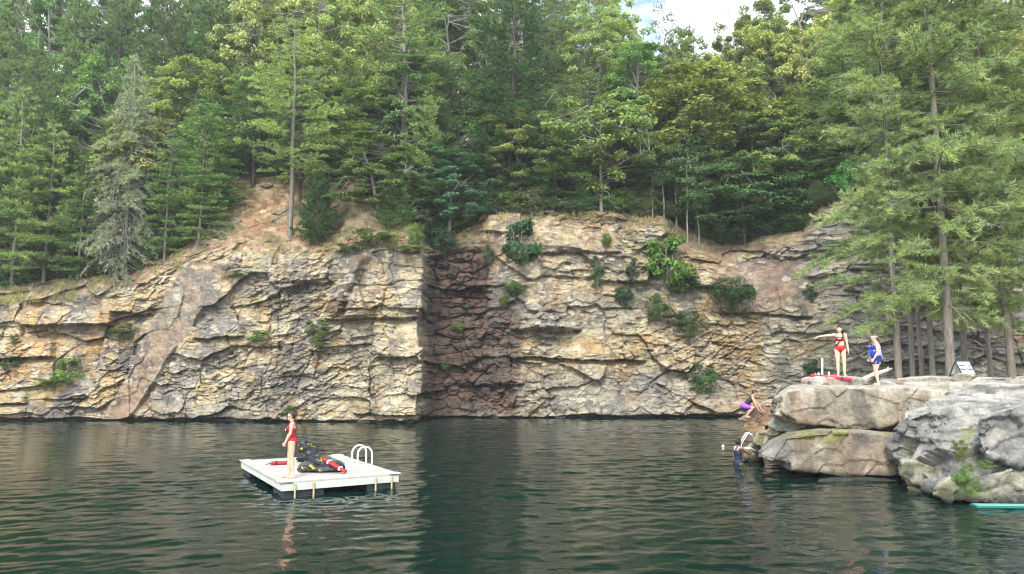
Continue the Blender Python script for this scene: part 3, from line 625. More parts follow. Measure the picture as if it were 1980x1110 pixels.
# ---- plants on the rock face
def plant(t, px, py, wpx, hpx, tint, label, name='shrub', out=.25, cat='plant'):
    """rooted in the face: foot at the bottom of its patch"""
    yw, zt, yt, d = profile(px)
    # find the face (or the slope above it) along the sight line
    r = ray(px, py + hpx * .5); Y = float(yw)
    for i in range(40):
        z = CAMZ + r[2] / r[1] * Y; Yn = float(yw) + LEAN * z
        if z > zt: Yn = float(yt) + (z - float(zt)) / 1.05
        Y = .5 * Y + .5 * Yn
    z = CAMZ + r[2] / r[1] * Y; Y -= out
    h = hpx / FPX * Y; place(t, name, float(sx_fix(px, Y, z)), Y, z, h, wpx / FPX * Y, tint, label, cat, parts=('stem', 'foliage'))
BRI = (.18, .29, .07); MID = (.10, .17, .055)
for a in [
    (KU, 1008, 470, 66, 92, (.05, .12, .05), 'dark green vine curtain hanging left of the tan rock block'), (KU, 1294, 505, 74, 100, (.13, .25, .05), 'tall bright vine with big round leaves on the cliff edge'),
    (KU, 1322, 548, 60, 44, MID, 'vine spilling right below the tall bright vine'), (BU, 1408, 565, 95, 62, (.05, .11, .04), 'wide dark leafy bush under the brown sloping rock'),
    (BU2, 1332, 622, 66, 50, MID, 'feathery bush right of the middle of the cliff ledge'), (BU2, 1272, 592, 56, 52, MID, 'feathery bush below the tall bright vine'),
    (BU2, 1356, 730, 64, 66, (.08, .16, .04), 'green bush on the cliff foot above the water'), (BU, 1204, 570, 38, 38, (.05, .11, .05), 'small round dark bush left of the feathery bushes'),
    (BU2, 1154, 522, 28, 70, (.06, .12, .05), 'narrow green growth down a crack in tan rock'), (BU2, 1224, 520, 30, 52, (.05, .10, .05), 'dim narrow growth in the shaded cleft'),
    (BU, 994, 556, 46, 30, MID, 'bush right of the fissure, above the grey triangular rock'), (BU, 974, 581, 22, 20, BRI, 'tiny bright plant just below the bush beside the fissure'),
    (BU, 1172, 464, 20, 30, (.12, .2, .05), 'small yellowish plant on the smooth tan block'), (KU, 498, 650, 34, 22, BRI, 'bright green plant in the middle of the left buttress'),
    (KU, 130, 716, 50, 48, BRI, 'large bright leafed plant on the orange ledges'), (BU2, 100, 735, 60, 30, (.13, .2, .05), 'pale grass clump left of the large bright leafed plant'),
    (BU2, 196, 746, 36, 24, BRI, 'short grass clump right of the large bright leafed plant'), (KU, 20, 700, 34, 20, (.07, .16, .04), 'small plant near the left edge, under the dark crack'),
    (BU2, 245, 640, 56, 36, (.09, .15, .05), 'soft green tuft left of the red sloping slab'), (BU2, 615, 640, 52, 54, (.13, .17, .045), 'thin yellow green weed below the leaning brown slab'),
    (BU2, 458, 531, 50, 12, (.2, .25, .05), 'yellow moss cushion on top of the left buttress'), (BU, 803, 452, 34, 46, BRI, 'bright green shrub at the top of the fissure corner'),
    (BU, 850, 465, 66, 50, (.06, .13, .05), 'dark leafy shrub at the head of the fissure'), (BU2, 716, 458, 105, 34, (.13, .21, .06), 'light green grassy patch at the foot of the soil slope'),
    (BU2, 668, 480, 60, 18, (.12, .18, .06), 'low grass fringe left of the light grassy patch'), (BU, 560, 794, 22, 24, MID, 'little plant at the waterline behind the woman on the raft'),
    (BU2, 860, 706, 20, 14, BRI, 'tiny bright plant low in the dark fissure'), (BU2, 822, 604, 22, 20, (.08, .13, .05), 'grey green tuft on the buttress corner'),
    (BU, 886, 632, 26, 18, BRI, 'small plant beside the dark hole in the fissure'), (BU2, 945, 490, 34, 40, (.09, .14, .05), 'dull green weed right of the fissure top'),
    (BU, 1571, 568, 32, 44, (.045, .10, .05), 'dark plant in the corner right of the brown sloping rock'), (BU2, 1440, 604, 22, 20, (.10, .16, .05), 'small tuft below the wide dark bush'),
    (BU2, 1546, 600, 40, 26, (.10, .15, .05), 'yellowish tuft left of the dark corner plant'), (BU, 1574, 708, 34, 30, (.06, .14, .05), 'bush behind the white post on the ledge'),
    (BU2, 790, 482, 70, 14, (.16, .22, .06), 'yellow green moss strip on the buttress top corner'), (BU2, 28, 655, 20, 22, MID, 'small green tuft by the overhanging slab'),
    (BU2, 560, 290 + 300, 0, 0, MID, '')]:
    if a[3]: plant(*a)

if 0: print('TRIS', sum(len(m.polygons) for m in bpy.data.meshes))

# dry grass and weeds on the rim and the soil slope: one mass nobody could count
def rim_grass():
    rg = np.random.RandomState(77); n = 2600; px = rg.uniform(-60, 2000, n); keep = (rg.rand(n) < np.where((px > 400) & (px < 730), .45, np.where(px < 830, .8, .22))) & (vn(px / 23., px * 0, px * 0, 5) > -.35); px = px[keep]
    yw, zt, yt, d = profile(px); u = rg.rand(len(px)) ** 1.4; Y = yt + .05 + u * (d + .3); X = (px - CX) / FPX * Y; z = zt + 1.05 * np.minimum(Y - yt, d) - .08
    P = np.repeat(np.stack([X, Y - .15, z], 1), 16, 0) + rg.normal(0, .10, (len(px) * 16, 3)) * [1, 1, .2]
    D = norm(np.array([0, -.15, 1.]) + rg.normal(0, .45, P.shape)); L = rg.uniform(.10, .38, (len(P), 1)); S = norm(np.cross(D, rg.normal(0, 1, P.shape))) * .012
    V = np.stack([P - S, P + S, P + D * L + S * .3 + [0, -.03, 0], P + D * L - S * .3 + [0, -.03, 0]], 1).reshape(-1, 3)
    m = leaf_material('dry_grass', .5, .3, .7, .6); o = link('rim_grass', mesh_np('rim_grass', V, np.arange(len(V)).reshape(-1, 4), m)); o.color = (.34, .33, .15, 1)
    tag(o, 'dry grass and weeds along the cliff rim and soil slope', 'grass', kind='stuff')
rim_grass()
# ================================================================ OUTCROP: boulders as closed, remeshed and fractured blocks
import bmesh
from mathutils.bvhtree import BVHTree
def evald(me, mods):
    o = link('tmp', me)
    for t, kw in mods:
        m = o.modifiers.new(t, t)
        for k, v in kw.items(): setattr(m, k, v)
    bpy.context.view_layer.update()
    r = bpy.data.meshes.new_from_object(o.evaluated_get(bpy.context.evaluated_depsgraph_get()))
    bpy.data.objects.remove(o); return r
def get_np(me):
    V = np.empty(len(me.vertices) * 3, np.float32); me.vertices.foreach_get('co', V)
    Nn = np.empty(len(me.vertices) * 3, np.float32); me.vertex_normals.foreach_get('vector', Nn)
    return V.reshape(-1, 3).astype(float), Nn.reshape(-1, 3).astype(float)
TOPS = []
def rock(label, front, back, base, second, vox=.034, amp=.14, sc_=1.2, seed=1, moss=0, streak=.5, name='boulder', cat='boulder', group=None, kind=None, third=(.30, .20, .14), mossz=9, strat=1., xyz=False, smooth_it=1, paint=None, plain_top=1.):
    A = [np.array(p, float) if xyz else atY(*p) for p in front]; B = [np.array(p, float) if xyz else atY(*p) for p in back]
    n = len(A); bm = bmesh.new(); va = [bm.verts.new(p) for p in A]; vb = [bm.verts.new(p) for p in B]
    fs = [bm.faces.new(va), bm.faces.new(vb[::-1])]
    for i in range(n): bm.faces.new((va[i], vb[i], vb[(i + 1) % n], va[(i + 1) % n]))
    bmesh.ops.triangulate(bm, faces=bm.faces[:]); bmesh.ops.recalc_face_normals(bm, faces=bm.faces[:])
    me = bpy.data.meshes.new('rk'); bm.to_mesh(me); bm.free()
    me = evald(me, [('REMESH', dict(mode='VOXEL', voxel_size=vox)), ('SMOOTH', dict(factor=.5, iterations=smooth_it))])
    V, Nn = get_np(me); P = V * np.array([1, 1, 1.5 * strat]); wn = .06 * sc_
    P = P + wn * np.stack([fbm(V[:, 0] / sc_, V[:, 1] / sc_, V[:, 2] / sc_, seed + k, 3) for k in range(3)], 1)
    e1, u1, r1 = vor3(P, sc_, seed); e2, u2, r2 = vor3(P, sc_ * .38, seed + 3)
    D = amp * ((r1[0] - .5) * 1.4 + 1.5 * (r1[1] - .5) * u1[:, 0] + 1.5 * (r1[2] - .6) * u1[:, 2]) - amp * .38 * np.exp(-(e1 / .02) ** 2) * (r1[3] > .72)
    D += amp * .42 * ((r2[0] - .5) + 1.3 * (r2[1] - .5) * u2[:, 0] - r2[2] * u2[:, 2]) - amp * .13 * np.exp(-(e2 / .04) ** 2) * (r2[3] > .55)
    D += amp * .14 * fbm(V[:, 0] * 3, V[:, 1] * 3, V[:, 2] * 4, seed + 9, 4)
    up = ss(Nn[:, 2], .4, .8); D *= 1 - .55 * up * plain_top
    V = V + Nn * D[:, None]
    x, y, z = V.T
    C = np.tile(np.array(base, float), (len(V), 1))
    def bl(c, m):
        nonlocal C; m = np.clip(m, 0, 1)[:, None]; C = C * (1 - m) + np.array(c) * m
    n1 = fbm(x * .6, y * .6, z * .8, seed + 21, 4); n2 = fbm(x * 1.7, y * 1.7, z * 2., seed + 31, 4)
    bl(second, ss(n1, -.1, .2)); bl(third, ss(n2, .15, .4) * .6)
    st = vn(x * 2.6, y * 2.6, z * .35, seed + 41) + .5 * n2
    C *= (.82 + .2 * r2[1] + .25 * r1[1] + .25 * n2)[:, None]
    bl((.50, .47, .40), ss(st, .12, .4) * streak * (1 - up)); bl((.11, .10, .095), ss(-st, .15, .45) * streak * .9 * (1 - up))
    bl((.17, .20, .045), moss * ss(n2 + .4 * n1, -.05, .2) * (z < mossz))
    bl((.52, .51, .48), up * .75 * ss(n2, -.5, .3))       # sky light on upward faces painted in as a paler tone, over sand wear
    bl((.05, .055, .045), 1 - ss(z, .06, .26 + .1 * n2))  # wet foot
    if paint: paint(bl, x, y, z, n1, n2)
    Q = np.empty(len(me.loops), np.int32); me.loops.foreach_get('vertex_index', Q)
    ok = all(len(p.vertices) == 4 for p in list(me.polygons)[:50])
    Q = Q.reshape(-1, 4) if len(Q) == 4 * len(me.polygons) else None
    if Q is None:
        for i, v in enumerate(V): me.vertices[i].co = v
        m2 = me
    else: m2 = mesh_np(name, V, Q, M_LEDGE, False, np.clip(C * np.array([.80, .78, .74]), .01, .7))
    c = V.mean(0)
    o = link(name, m2); tag(o, label, cat, group, kind); TOPS.append((V, Q)); return o
GRY = (.27, .27, .255); GRYL = (.38, .375, .35); TANR = (.34, .29, .21); RED = (.33, .21, .155); YEL = (.36, .29, .16); GRN = (.22, .24, .17)
def F(pts, Y): return [(p[0], p[1], p[2] if len(p) > 2 else Y) for p in pts]
def bk(pts, dY, dz=0., sx=1.):
    """same outline shifted straight back by dY metres (and by dz up)"""
    r = []
    for p in pts:
        q = atY(*p); r.append((q[0] * (q[1] + dY) / q[1] + .12, q[1] + dY, q[2] + dz))
    return r
def rk(label, pts, Y, dY, *a, dz=0., **k):
    f = F(pts, Y); return rock(label, [tuple(atY(*p)) for p in f], bk(f, dY, dz), *a, xyz=True, **k)
# the ledge everything stands on
plan = [(11.6, 24.6), (12.2, 27.5), (13.5, 33), (34, 35), (38, 15), (22, 17.5), (15.5, 20.6), (12.6, 23.2)]
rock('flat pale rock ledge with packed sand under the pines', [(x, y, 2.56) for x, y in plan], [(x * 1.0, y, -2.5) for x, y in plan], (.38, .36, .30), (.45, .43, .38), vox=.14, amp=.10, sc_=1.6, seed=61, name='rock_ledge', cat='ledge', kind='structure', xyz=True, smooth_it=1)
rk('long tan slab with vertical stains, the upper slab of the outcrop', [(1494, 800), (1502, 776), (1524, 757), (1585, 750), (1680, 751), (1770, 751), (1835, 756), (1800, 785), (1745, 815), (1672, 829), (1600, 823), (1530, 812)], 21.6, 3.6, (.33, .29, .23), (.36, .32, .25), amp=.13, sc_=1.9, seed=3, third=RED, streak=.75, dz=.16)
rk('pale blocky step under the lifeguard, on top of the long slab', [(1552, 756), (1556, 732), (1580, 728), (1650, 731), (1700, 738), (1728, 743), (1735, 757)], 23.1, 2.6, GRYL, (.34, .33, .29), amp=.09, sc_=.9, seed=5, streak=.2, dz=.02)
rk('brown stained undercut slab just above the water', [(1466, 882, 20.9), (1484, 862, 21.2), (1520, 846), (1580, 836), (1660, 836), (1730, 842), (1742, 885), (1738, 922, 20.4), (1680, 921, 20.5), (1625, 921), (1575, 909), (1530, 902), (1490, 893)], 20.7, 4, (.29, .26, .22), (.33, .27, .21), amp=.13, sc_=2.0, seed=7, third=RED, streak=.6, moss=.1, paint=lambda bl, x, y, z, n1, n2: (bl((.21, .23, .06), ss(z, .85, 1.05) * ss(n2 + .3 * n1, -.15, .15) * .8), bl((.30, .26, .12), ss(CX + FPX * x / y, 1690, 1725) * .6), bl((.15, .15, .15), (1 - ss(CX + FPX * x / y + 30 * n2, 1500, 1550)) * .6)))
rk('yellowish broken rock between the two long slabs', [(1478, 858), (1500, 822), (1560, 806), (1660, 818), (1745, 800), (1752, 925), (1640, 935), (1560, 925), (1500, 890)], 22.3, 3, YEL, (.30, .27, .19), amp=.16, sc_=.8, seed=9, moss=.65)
def fern(bl, x, y, z, n1, n2):
    px = CX + FPX * x / y; bl((.17, .22, .05), (1 - ss(np.abs(px - 1868 - (1.6 - z) * -14 + 18 * n2), 4, 30)) * (z < 1.6) * ss(n2 + n1, -.1, .25) * .8); bl((.28, .24, .10), (1 - ss(np.abs(px - 1740), 4, 20)) * (z < 1.3) * ss(n2, -.2, .3) * .6)
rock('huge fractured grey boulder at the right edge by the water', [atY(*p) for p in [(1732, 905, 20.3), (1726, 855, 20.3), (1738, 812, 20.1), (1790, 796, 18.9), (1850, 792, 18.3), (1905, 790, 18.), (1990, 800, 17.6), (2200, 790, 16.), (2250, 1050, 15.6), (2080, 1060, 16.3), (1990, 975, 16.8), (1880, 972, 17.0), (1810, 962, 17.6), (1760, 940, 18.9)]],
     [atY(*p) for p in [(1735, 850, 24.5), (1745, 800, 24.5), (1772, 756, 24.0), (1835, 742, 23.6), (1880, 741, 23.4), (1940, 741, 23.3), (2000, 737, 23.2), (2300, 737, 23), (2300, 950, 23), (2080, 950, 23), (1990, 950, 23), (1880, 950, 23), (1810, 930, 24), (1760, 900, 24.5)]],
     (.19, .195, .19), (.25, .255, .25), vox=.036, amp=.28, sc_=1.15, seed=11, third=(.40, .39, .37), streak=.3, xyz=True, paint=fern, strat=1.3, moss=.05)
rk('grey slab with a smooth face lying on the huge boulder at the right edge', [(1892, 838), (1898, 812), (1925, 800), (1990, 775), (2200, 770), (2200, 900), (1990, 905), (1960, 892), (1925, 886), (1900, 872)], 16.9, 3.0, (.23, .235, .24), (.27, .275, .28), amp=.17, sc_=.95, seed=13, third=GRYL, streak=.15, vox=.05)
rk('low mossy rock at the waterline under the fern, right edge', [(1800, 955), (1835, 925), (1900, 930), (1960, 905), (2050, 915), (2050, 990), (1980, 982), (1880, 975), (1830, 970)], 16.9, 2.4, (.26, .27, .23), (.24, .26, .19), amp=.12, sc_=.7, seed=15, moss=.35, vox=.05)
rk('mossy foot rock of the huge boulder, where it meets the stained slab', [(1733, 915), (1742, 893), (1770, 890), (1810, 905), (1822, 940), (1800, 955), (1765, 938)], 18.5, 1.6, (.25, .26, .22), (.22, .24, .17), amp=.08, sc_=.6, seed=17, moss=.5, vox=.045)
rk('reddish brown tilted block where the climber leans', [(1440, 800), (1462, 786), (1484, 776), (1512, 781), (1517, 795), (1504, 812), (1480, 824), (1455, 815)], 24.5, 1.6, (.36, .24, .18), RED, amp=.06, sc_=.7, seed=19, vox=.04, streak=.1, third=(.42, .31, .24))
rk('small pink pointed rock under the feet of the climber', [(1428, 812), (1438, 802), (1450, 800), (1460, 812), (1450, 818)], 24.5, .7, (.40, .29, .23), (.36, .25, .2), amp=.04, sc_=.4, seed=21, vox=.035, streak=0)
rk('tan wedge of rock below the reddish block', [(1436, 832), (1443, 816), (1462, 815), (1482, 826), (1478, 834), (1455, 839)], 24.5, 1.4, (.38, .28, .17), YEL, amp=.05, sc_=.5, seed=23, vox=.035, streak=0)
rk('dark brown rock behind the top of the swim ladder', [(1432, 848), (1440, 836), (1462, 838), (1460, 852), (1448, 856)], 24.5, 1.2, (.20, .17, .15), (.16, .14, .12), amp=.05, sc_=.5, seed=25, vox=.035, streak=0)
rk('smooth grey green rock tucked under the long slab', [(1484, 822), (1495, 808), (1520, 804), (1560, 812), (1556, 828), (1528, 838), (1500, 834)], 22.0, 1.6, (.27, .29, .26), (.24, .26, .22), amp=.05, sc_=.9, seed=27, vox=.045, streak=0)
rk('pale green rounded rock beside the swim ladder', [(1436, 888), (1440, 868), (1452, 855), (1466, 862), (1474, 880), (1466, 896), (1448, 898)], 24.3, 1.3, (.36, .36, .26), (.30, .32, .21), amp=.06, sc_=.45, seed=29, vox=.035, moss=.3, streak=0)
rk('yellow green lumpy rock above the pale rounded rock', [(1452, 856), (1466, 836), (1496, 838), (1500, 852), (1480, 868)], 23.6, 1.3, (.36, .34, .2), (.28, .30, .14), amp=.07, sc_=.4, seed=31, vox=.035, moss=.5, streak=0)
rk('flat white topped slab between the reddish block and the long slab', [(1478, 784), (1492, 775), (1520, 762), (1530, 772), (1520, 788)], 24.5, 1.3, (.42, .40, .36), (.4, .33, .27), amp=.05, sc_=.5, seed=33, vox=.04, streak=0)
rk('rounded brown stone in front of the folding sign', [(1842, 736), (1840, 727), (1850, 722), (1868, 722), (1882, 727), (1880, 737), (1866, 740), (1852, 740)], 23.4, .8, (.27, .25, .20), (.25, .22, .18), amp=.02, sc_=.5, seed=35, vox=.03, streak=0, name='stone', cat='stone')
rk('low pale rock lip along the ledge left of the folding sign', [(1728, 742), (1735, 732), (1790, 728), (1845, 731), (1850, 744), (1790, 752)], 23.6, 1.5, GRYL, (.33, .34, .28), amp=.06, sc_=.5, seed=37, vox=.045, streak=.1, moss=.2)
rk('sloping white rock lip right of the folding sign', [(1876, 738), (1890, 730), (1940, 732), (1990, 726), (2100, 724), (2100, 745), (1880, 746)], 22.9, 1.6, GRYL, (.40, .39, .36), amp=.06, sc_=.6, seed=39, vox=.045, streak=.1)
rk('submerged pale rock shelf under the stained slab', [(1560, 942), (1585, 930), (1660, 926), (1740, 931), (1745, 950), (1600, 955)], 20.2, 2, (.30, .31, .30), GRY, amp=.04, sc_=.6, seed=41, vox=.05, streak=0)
# loose stones on the soil slope
def stone(px, py, wp, hp, seed, col, label):
    r = ray(px, py); yw, zt, yt, d = [float(q) for q in profile(px)]
    for Y in np.arange(yw, 70, .05):
        z = CAMZ + r[2] / r[1] * Y
        if z < (float(gz(r[0] / r[1] * Y, Y)) if Y > yt else zt if Y > yw + LEAN * z else -9): break
    w = wp / FPX * Y; h = hp / FPX * Y; X = r[0] / r[1] * Y; rng = np.random.RandomState(seed)
    a = np.linspace(0, 6.28, 8)[:-1] + rng.uniform(-.3, .3, 7)
    f = [(X + math.cos(t) * w * .5 * rng.uniform(.8, 1.1), Y - .25, z + math.sin(t) * h * .5 * rng.uniform(.7, 1.1)) for t in a]
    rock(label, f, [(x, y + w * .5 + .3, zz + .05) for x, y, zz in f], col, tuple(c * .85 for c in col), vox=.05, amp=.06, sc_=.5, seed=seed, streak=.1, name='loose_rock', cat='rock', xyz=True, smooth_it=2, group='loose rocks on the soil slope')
for i, a in enumerate([(432, 442, 46, 20, (.25, .26, .22), 'largest grey green slab stacked on the left edge of the soil slope'), (415, 470, 44, 14, (.30, .27, .2), 'flat overhanging slab lowest in the stack left of the soil slope'), (424, 382, 24, 14, (.25, .26, .22), 'grey block high in the stack left of the soil slope'),
    (455, 388, 34, 10, (.36, .24, .14), 'thin orange slab near the top left of the soil slope'), (458, 430, 22, 18, (.3, .3, .24), 'pale block right of the largest grey green slab'), (538, 412, 30, 14, (.36, .29, .19), 'tan rock left of the lone pine trunk'),
    (446, 352, 20, 8, (.26, .25, .2), 'thin grey slab at the very top left of the soil slope'), (517, 360, 30, 8, (.24, .2, .15), 'dark flat slab under the trees at the slope top'), (695, 378, 26, 9, (.38, .31, .2), 'tan slab above the bare tan patch'),
    (706, 398, 34, 9, (.40, .30, .18), 'orange tan slab in the bare patch right of the cedar bush'), (440, 462, 26, 10, (.32, .28, .2), 'small tan slab low on the left of the soil slope')]): stone(*a[:4], 200 + i, a[4], a[5])
# grounding helper
bv = []
for V, Q in TOPS: bv.append(BVHTree.FromPolygons([tuple(v) for v in V], [tuple(int(i) for i in q) for q in Q]) if len(V) < 400000 and Q is not None else None)
def ground_z(x, y, top=6.):
    b = -9
    for t in bv:
        if t:
            h = t.ray_cast(Vector((x, y, top)), Vector((0, 0, -1)))
            if h[0] is not None: b = max(b, h[0].z)
    return b
# ---- ledge pines
NK = dict(tuft=.07, nb=9, bl=.19, bw=.026, twig=.19, shape=.25, flat=.0, vj=.5)
N1 = pine('n1', 20, 3.6, 71, base=.14, whorl=.50, per=5, lift=.20, droop=.26, gap=.22, r0=.15, ragged=.45, dead=.15, **NK)
N2 = pine('n2', 20, 3.3, 72, base=.14, whorl=.55, per=5, lift=.22, droop=.24, gap=.22, r0=.115, ragged=.5, dead=.2, **NK)
N3 = pine('n3', 20, 3.0, 73, base=.26, whorl=.46, per=5, lift=.3, droop=.12, gap=.16, r0=.11, ragged=.5, dead=.2, **NK)
LG = (.345, .425, .215)
for t, px, Y, h, wpx, k, lab, rz in [(N2, 1737, 27.5, 17, 330, 1., 'ledge pine nearest the woman in blue, its low boughs hanging left', 2.2), (N3, 1764, 29.5, 19, 240, .9, 'second ledge pine from the woman in blue, dark trunk', .3), (N3, 1782, 31, 20, 220, .85, 'thin ledge pine, third from the woman in blue', 1.7),
    (N3, 1803, 29, 19, 240, .95, 'fourth ledge pine from the woman in blue, just left of the tallest', 4.), (N1, 1838, 26.6, 20, 400, 1., 'tallest and thickest ledge pine left of the folding sign', 3.6), (N2, 1866, 30.5, 21, 300, .9, 'ledge pine rising behind the folding sign beside the thickest trunk', 5.2),
    (N3, 1915, 31.5, 18, 260, .95, 'slim ledge pine right of the folding sign', 2.6), (N2, 1956, 27.8, 19, 360, 1., 'stout ledge pine near the right edge of the view', .9), (N1, 2060, 26, 19, 380, 1., 'ledge pine at the right border, only its boughs in view', 2.)]:
    X = float(sx_fix(px, Y, 3.)); z = ground_z(X, Y); z = 2.5 if z < 2 else z
    place(t, 'ledge_pine', X, Y, z - .12, h, wpx / FPX * Y, tuple(c * k for c in LG), lab, 'pine', 'pines on the rock ledge', rz=rz)
plant(BU2, 0, 0, 1, 1, MID, 'x') if 0 else None
def bush_at(t, px, py, Y, wpx, hpx, tint, label):
    p = atY(px, py + hpx * .5, Y); place(t, 'fern', p[0], p[1], p[2], hpx / FPX * Y, wpx / FPX * Y, tint, label, 'plant', parts=('stem', 'foliage'))
bush_at(BU2, 1872, 925, 16.75, 40, 66, BRI, 'bright green fern hanging down the huge grey boulder'); bush_at(BU2, 1858, 868, 17.1, 34, 40, (.16, .2, .05), 'olive weed in the cleft above the bright fern'); bush_at(BU2, 1905, 898, 16.7, 30, 18, (.2, .28, .06), 'small yellow green tuft right of the bright fern')
bush_at(BU2, 1690, 733, 22.9, 22, 12, (.12, .16, .06), 'small weed in the crack below the woman in blue')
# ================================================================ RAFT
DZ = .36
Np = atZ(545, 933, DZ); U = np.array([.86, .51, 0]); Vv = np.array([-.51, .86, 0]); LU_, LV = 2.9, 4.8
cen = Np + U * LU_ / 2 + Vv * LV / 2; ang = math.atan2(U[1], U[0])
raft = empty('swim_raft', (cen[0], cen[1], 0), ang, 'square floating swim raft with white plank deck and black floats', 'raft')
M_DECK = plain('worn_white_paint', (.52, .51, .47), .6, .3, 5, .2, .3); M_FASC = plain('pale_green_paint', (.48, .51, .45), .6, .3, 3, .12, .2)
M_FLOAT = plain('black_plastic', (.02, .024, .03), .45, .4, 5, .4); M_POST = plain('weathered_post', (.45, .38, .22), .8, .2, 12, .3); M_WHITE = plain('white_enamel', (.8, .8, .8), .3, .5)
deck = MB(); nb_ = 34; bw = LV / nb_
rnd = random.Random(3)
for i in range(nb_):
    deck.box((rnd.uniform(-.006, .006), -LV / 2 + (i + .5) * bw, DZ - .019 + rnd.uniform(-.002, .002)), (LU_ + .06, bw - .012, .038))
deck.build('deck', board_material(), raft, bevel=.003)
fa = MB(); hf = .165; zf = DZ - .04 - hf / 2
for s in (-1, 1):
    fa.box((0, s * (LV / 2 - .02), zf), (LU_, .04, hf)); fa.box((s * (LU_ / 2 - .02), 0, zf), (.04, LV - .082, hf))
fa.build('fascia', M_FASC, raft, bevel=.004)
for sx_ in (-1, 1):
    for sy in (-1, 1):
        cp = MB(); cp.box((sx_ * (LU_ / 2 - .10), sy * (LV / 2 - .10), DZ + .008), (.30, .30, .012)); cp.build('corner_plate', M_DECK, raft, bevel=.003)
for sx_, sy, a, b in ((-1, -1, .95, 1.0), (1, -1, .75, 1.0), (-1, 1, .95, .9), (1, 1, .8, .9)):
    fl = MB(); fl.box((sx_ * (LU_ / 2 - .06 - a / 2), sy * (LV / 2 - .06 - b / 2), -.05), (a, b, .40))
    for q in range(5): fl.box((sx_ * (LU_ / 2 - .06 - a / 2), sy * (LV / 2 - .06 - b / 2), -.16 + q * .075), (a + .02, b + .02, .018))
    fl.build('float', M_FLOAT, raft, bevel=.01)
ctr = MB(); ctr.box((0, 0, .12), (LU_ - .5, .10, .12)); ctr.box((0, -1.2, .12), (LU_ - .5, .10, .12)); ctr.box((0, 1.2, .12), (LU_ - .5, .10, .12)); ctr.build('joist', M_FLOAT, raft)
for u in (.30, .74, 2.28, 2.70):
    po = MB(); po.tube([(-LU_ / 2 + u, -LV / 2 - .03, DZ - .05), (-LU_ / 2 + u, -LV / 2 - .03, -.3)], .022, 10); po.build('post', M_POST, raft, smooth=False)
for yv in (-.30, .16):
    t = MB(); a = np.linspace(math.pi, 0, 14); x0, x1 = LU_ / 2 - .36, LU_ / 2 + .05; r = (x1 - x0) / 2
    pts = [(x0, yv, DZ), (x0, yv, DZ + .14)] + [((x0 + x1) / 2 + r * math.cos(q), yv, DZ + .28 + r * math.sin(q)) for q in a] + [(x1, yv, DZ + .14), (x1, yv, DZ), (x1, yv, -.7)]
    t.tube(pts, .024, 12); t.tube([(x0, yv, DZ), (x0, yv, DZ + .012)], .05, 12); t.build('handrail', M_WHITE, raft, smooth=True)
for zr in (.08, -.2, -.45):
    t = MB(); t.tube([(LU_ / 2 + .05, -.30, zr), (LU_ / 2 + .05, .16, zr)], .018, 8); t.build('rung', M_WHITE, raft, smooth=True)
def rl(u, v, z): return Np * [1, 1, 0] + U * u + Vv * v + np.array([0, 0, z])
def capsule(p0, r0, p1, r1, seg=10):
    """closed tapered capsule"""
    p0 = np.array(p0, float); p1 = np.array(p1, float); d = p1 - p0; L = np.linalg.norm(d); d = d / (L + 1e-9)
    th = np.linspace(-math.pi / 2, 0, 5)[1:]; pts = [p0 + d * r0 * math.sin(t) for t in th] + [p1 + d * r1 * math.sin(t) for t in np.linspace(0, math.pi / 2, 5)[:-1]]
    rad = [r0 * math.cos(t) for t in th] + [r1 * math.cos(t) for t in np.linspace(0, math.pi / 2, 5)[:-1]]
    V, Fc = tube_arr([p0 - d * r0] + pts + [p1 + d * r1], [r0 * .02] + rad + [r1 * .02], seg, True); return V, Fc
def ellipsoid(c, r, M=None, n=12):
    V = []; Fc = []; m = 2 * n
    for i in range(1, n):
        a = math.pi * i / n
        for j in range(m): b = 2 * math.pi * j / m; V.append((math.sin(a) * math.cos(b), math.sin(a) * math.sin(b), math.cos(a)))
    V += [(0, 0, 1), (0, 0, -1)]; T, B = len(V) - 2, len(V) - 1
    for i in range(n - 2):
        for j in range(m): k = (j + 1) % m; Fc.append((i * m + j, (i + 1) * m + j, (i + 1) * m + k, i * m + k))
    for j in range(m): k = (j + 1) % m; Fc.append((T, j, k)); Fc.append((B, (n - 2) * m + k, (n - 2) * m + j))
    V = np.array(V) * np.array(r)
    if M is not None: V = V @ np.array(M).T
    return V + np.array(c), Fc
def colmat(name, rough=.6, spec=.4):
    m, nt, p = newmat(name); at = N(nt, 'ShaderNodeVertexColor'); at.layer_name = 'Col'
    nt.links.new(at.outputs['Color'], p.inputs['Base Color']); p.inputs['Roughness'].default_value = rough; p.inputs['Specular IOR Level'].default_value = spec; return m
M_CLOTH = colmat('printed_cloth', .7); M_BAG = colmat('coated_bag_cloth', .45)
def blob(name, parts, vox, fold, seed, colf, mat, label, cat, it=8):
    """crumpled soft thing: union of ellipsoids, remeshed, with folds"""
    mb = MB()
    for c, r, a in parts: mb.add(*ellipsoid(c, r, Matrix.Rotation(a, 3, 'Y')))
    me = bpy.data.meshes.new('b'); me.from_pydata(np.concatenate(mb.V).tolist(), [], mb.F); me = evald(me, [('REMESH', dict(mode='VOXEL', voxel_size=vox)), ('SMOOTH', dict(factor=.5, iterations=it))])
    V, Nn = get_np(me); x, y, z = V.T
    rd = 1 - np.abs(vn(x * 3 + z * 2.5, y * 3, z * 5 - x * 2, seed)) * 2.4; D = fold * (rd - .5) + fold * .15 * vn(x * 9, y * 9, z * 9, seed + 3)
    V = V + Nn * D[:, None]; Q = np.empty(len(me.loops), np.int32); me.loops.foreach_get('vertex_index', Q)
    o = link(name, mesh_np(name, V, Q.reshape(-1, 4), mat, True, colf(V, Nn))); return tag(o, label, cat)
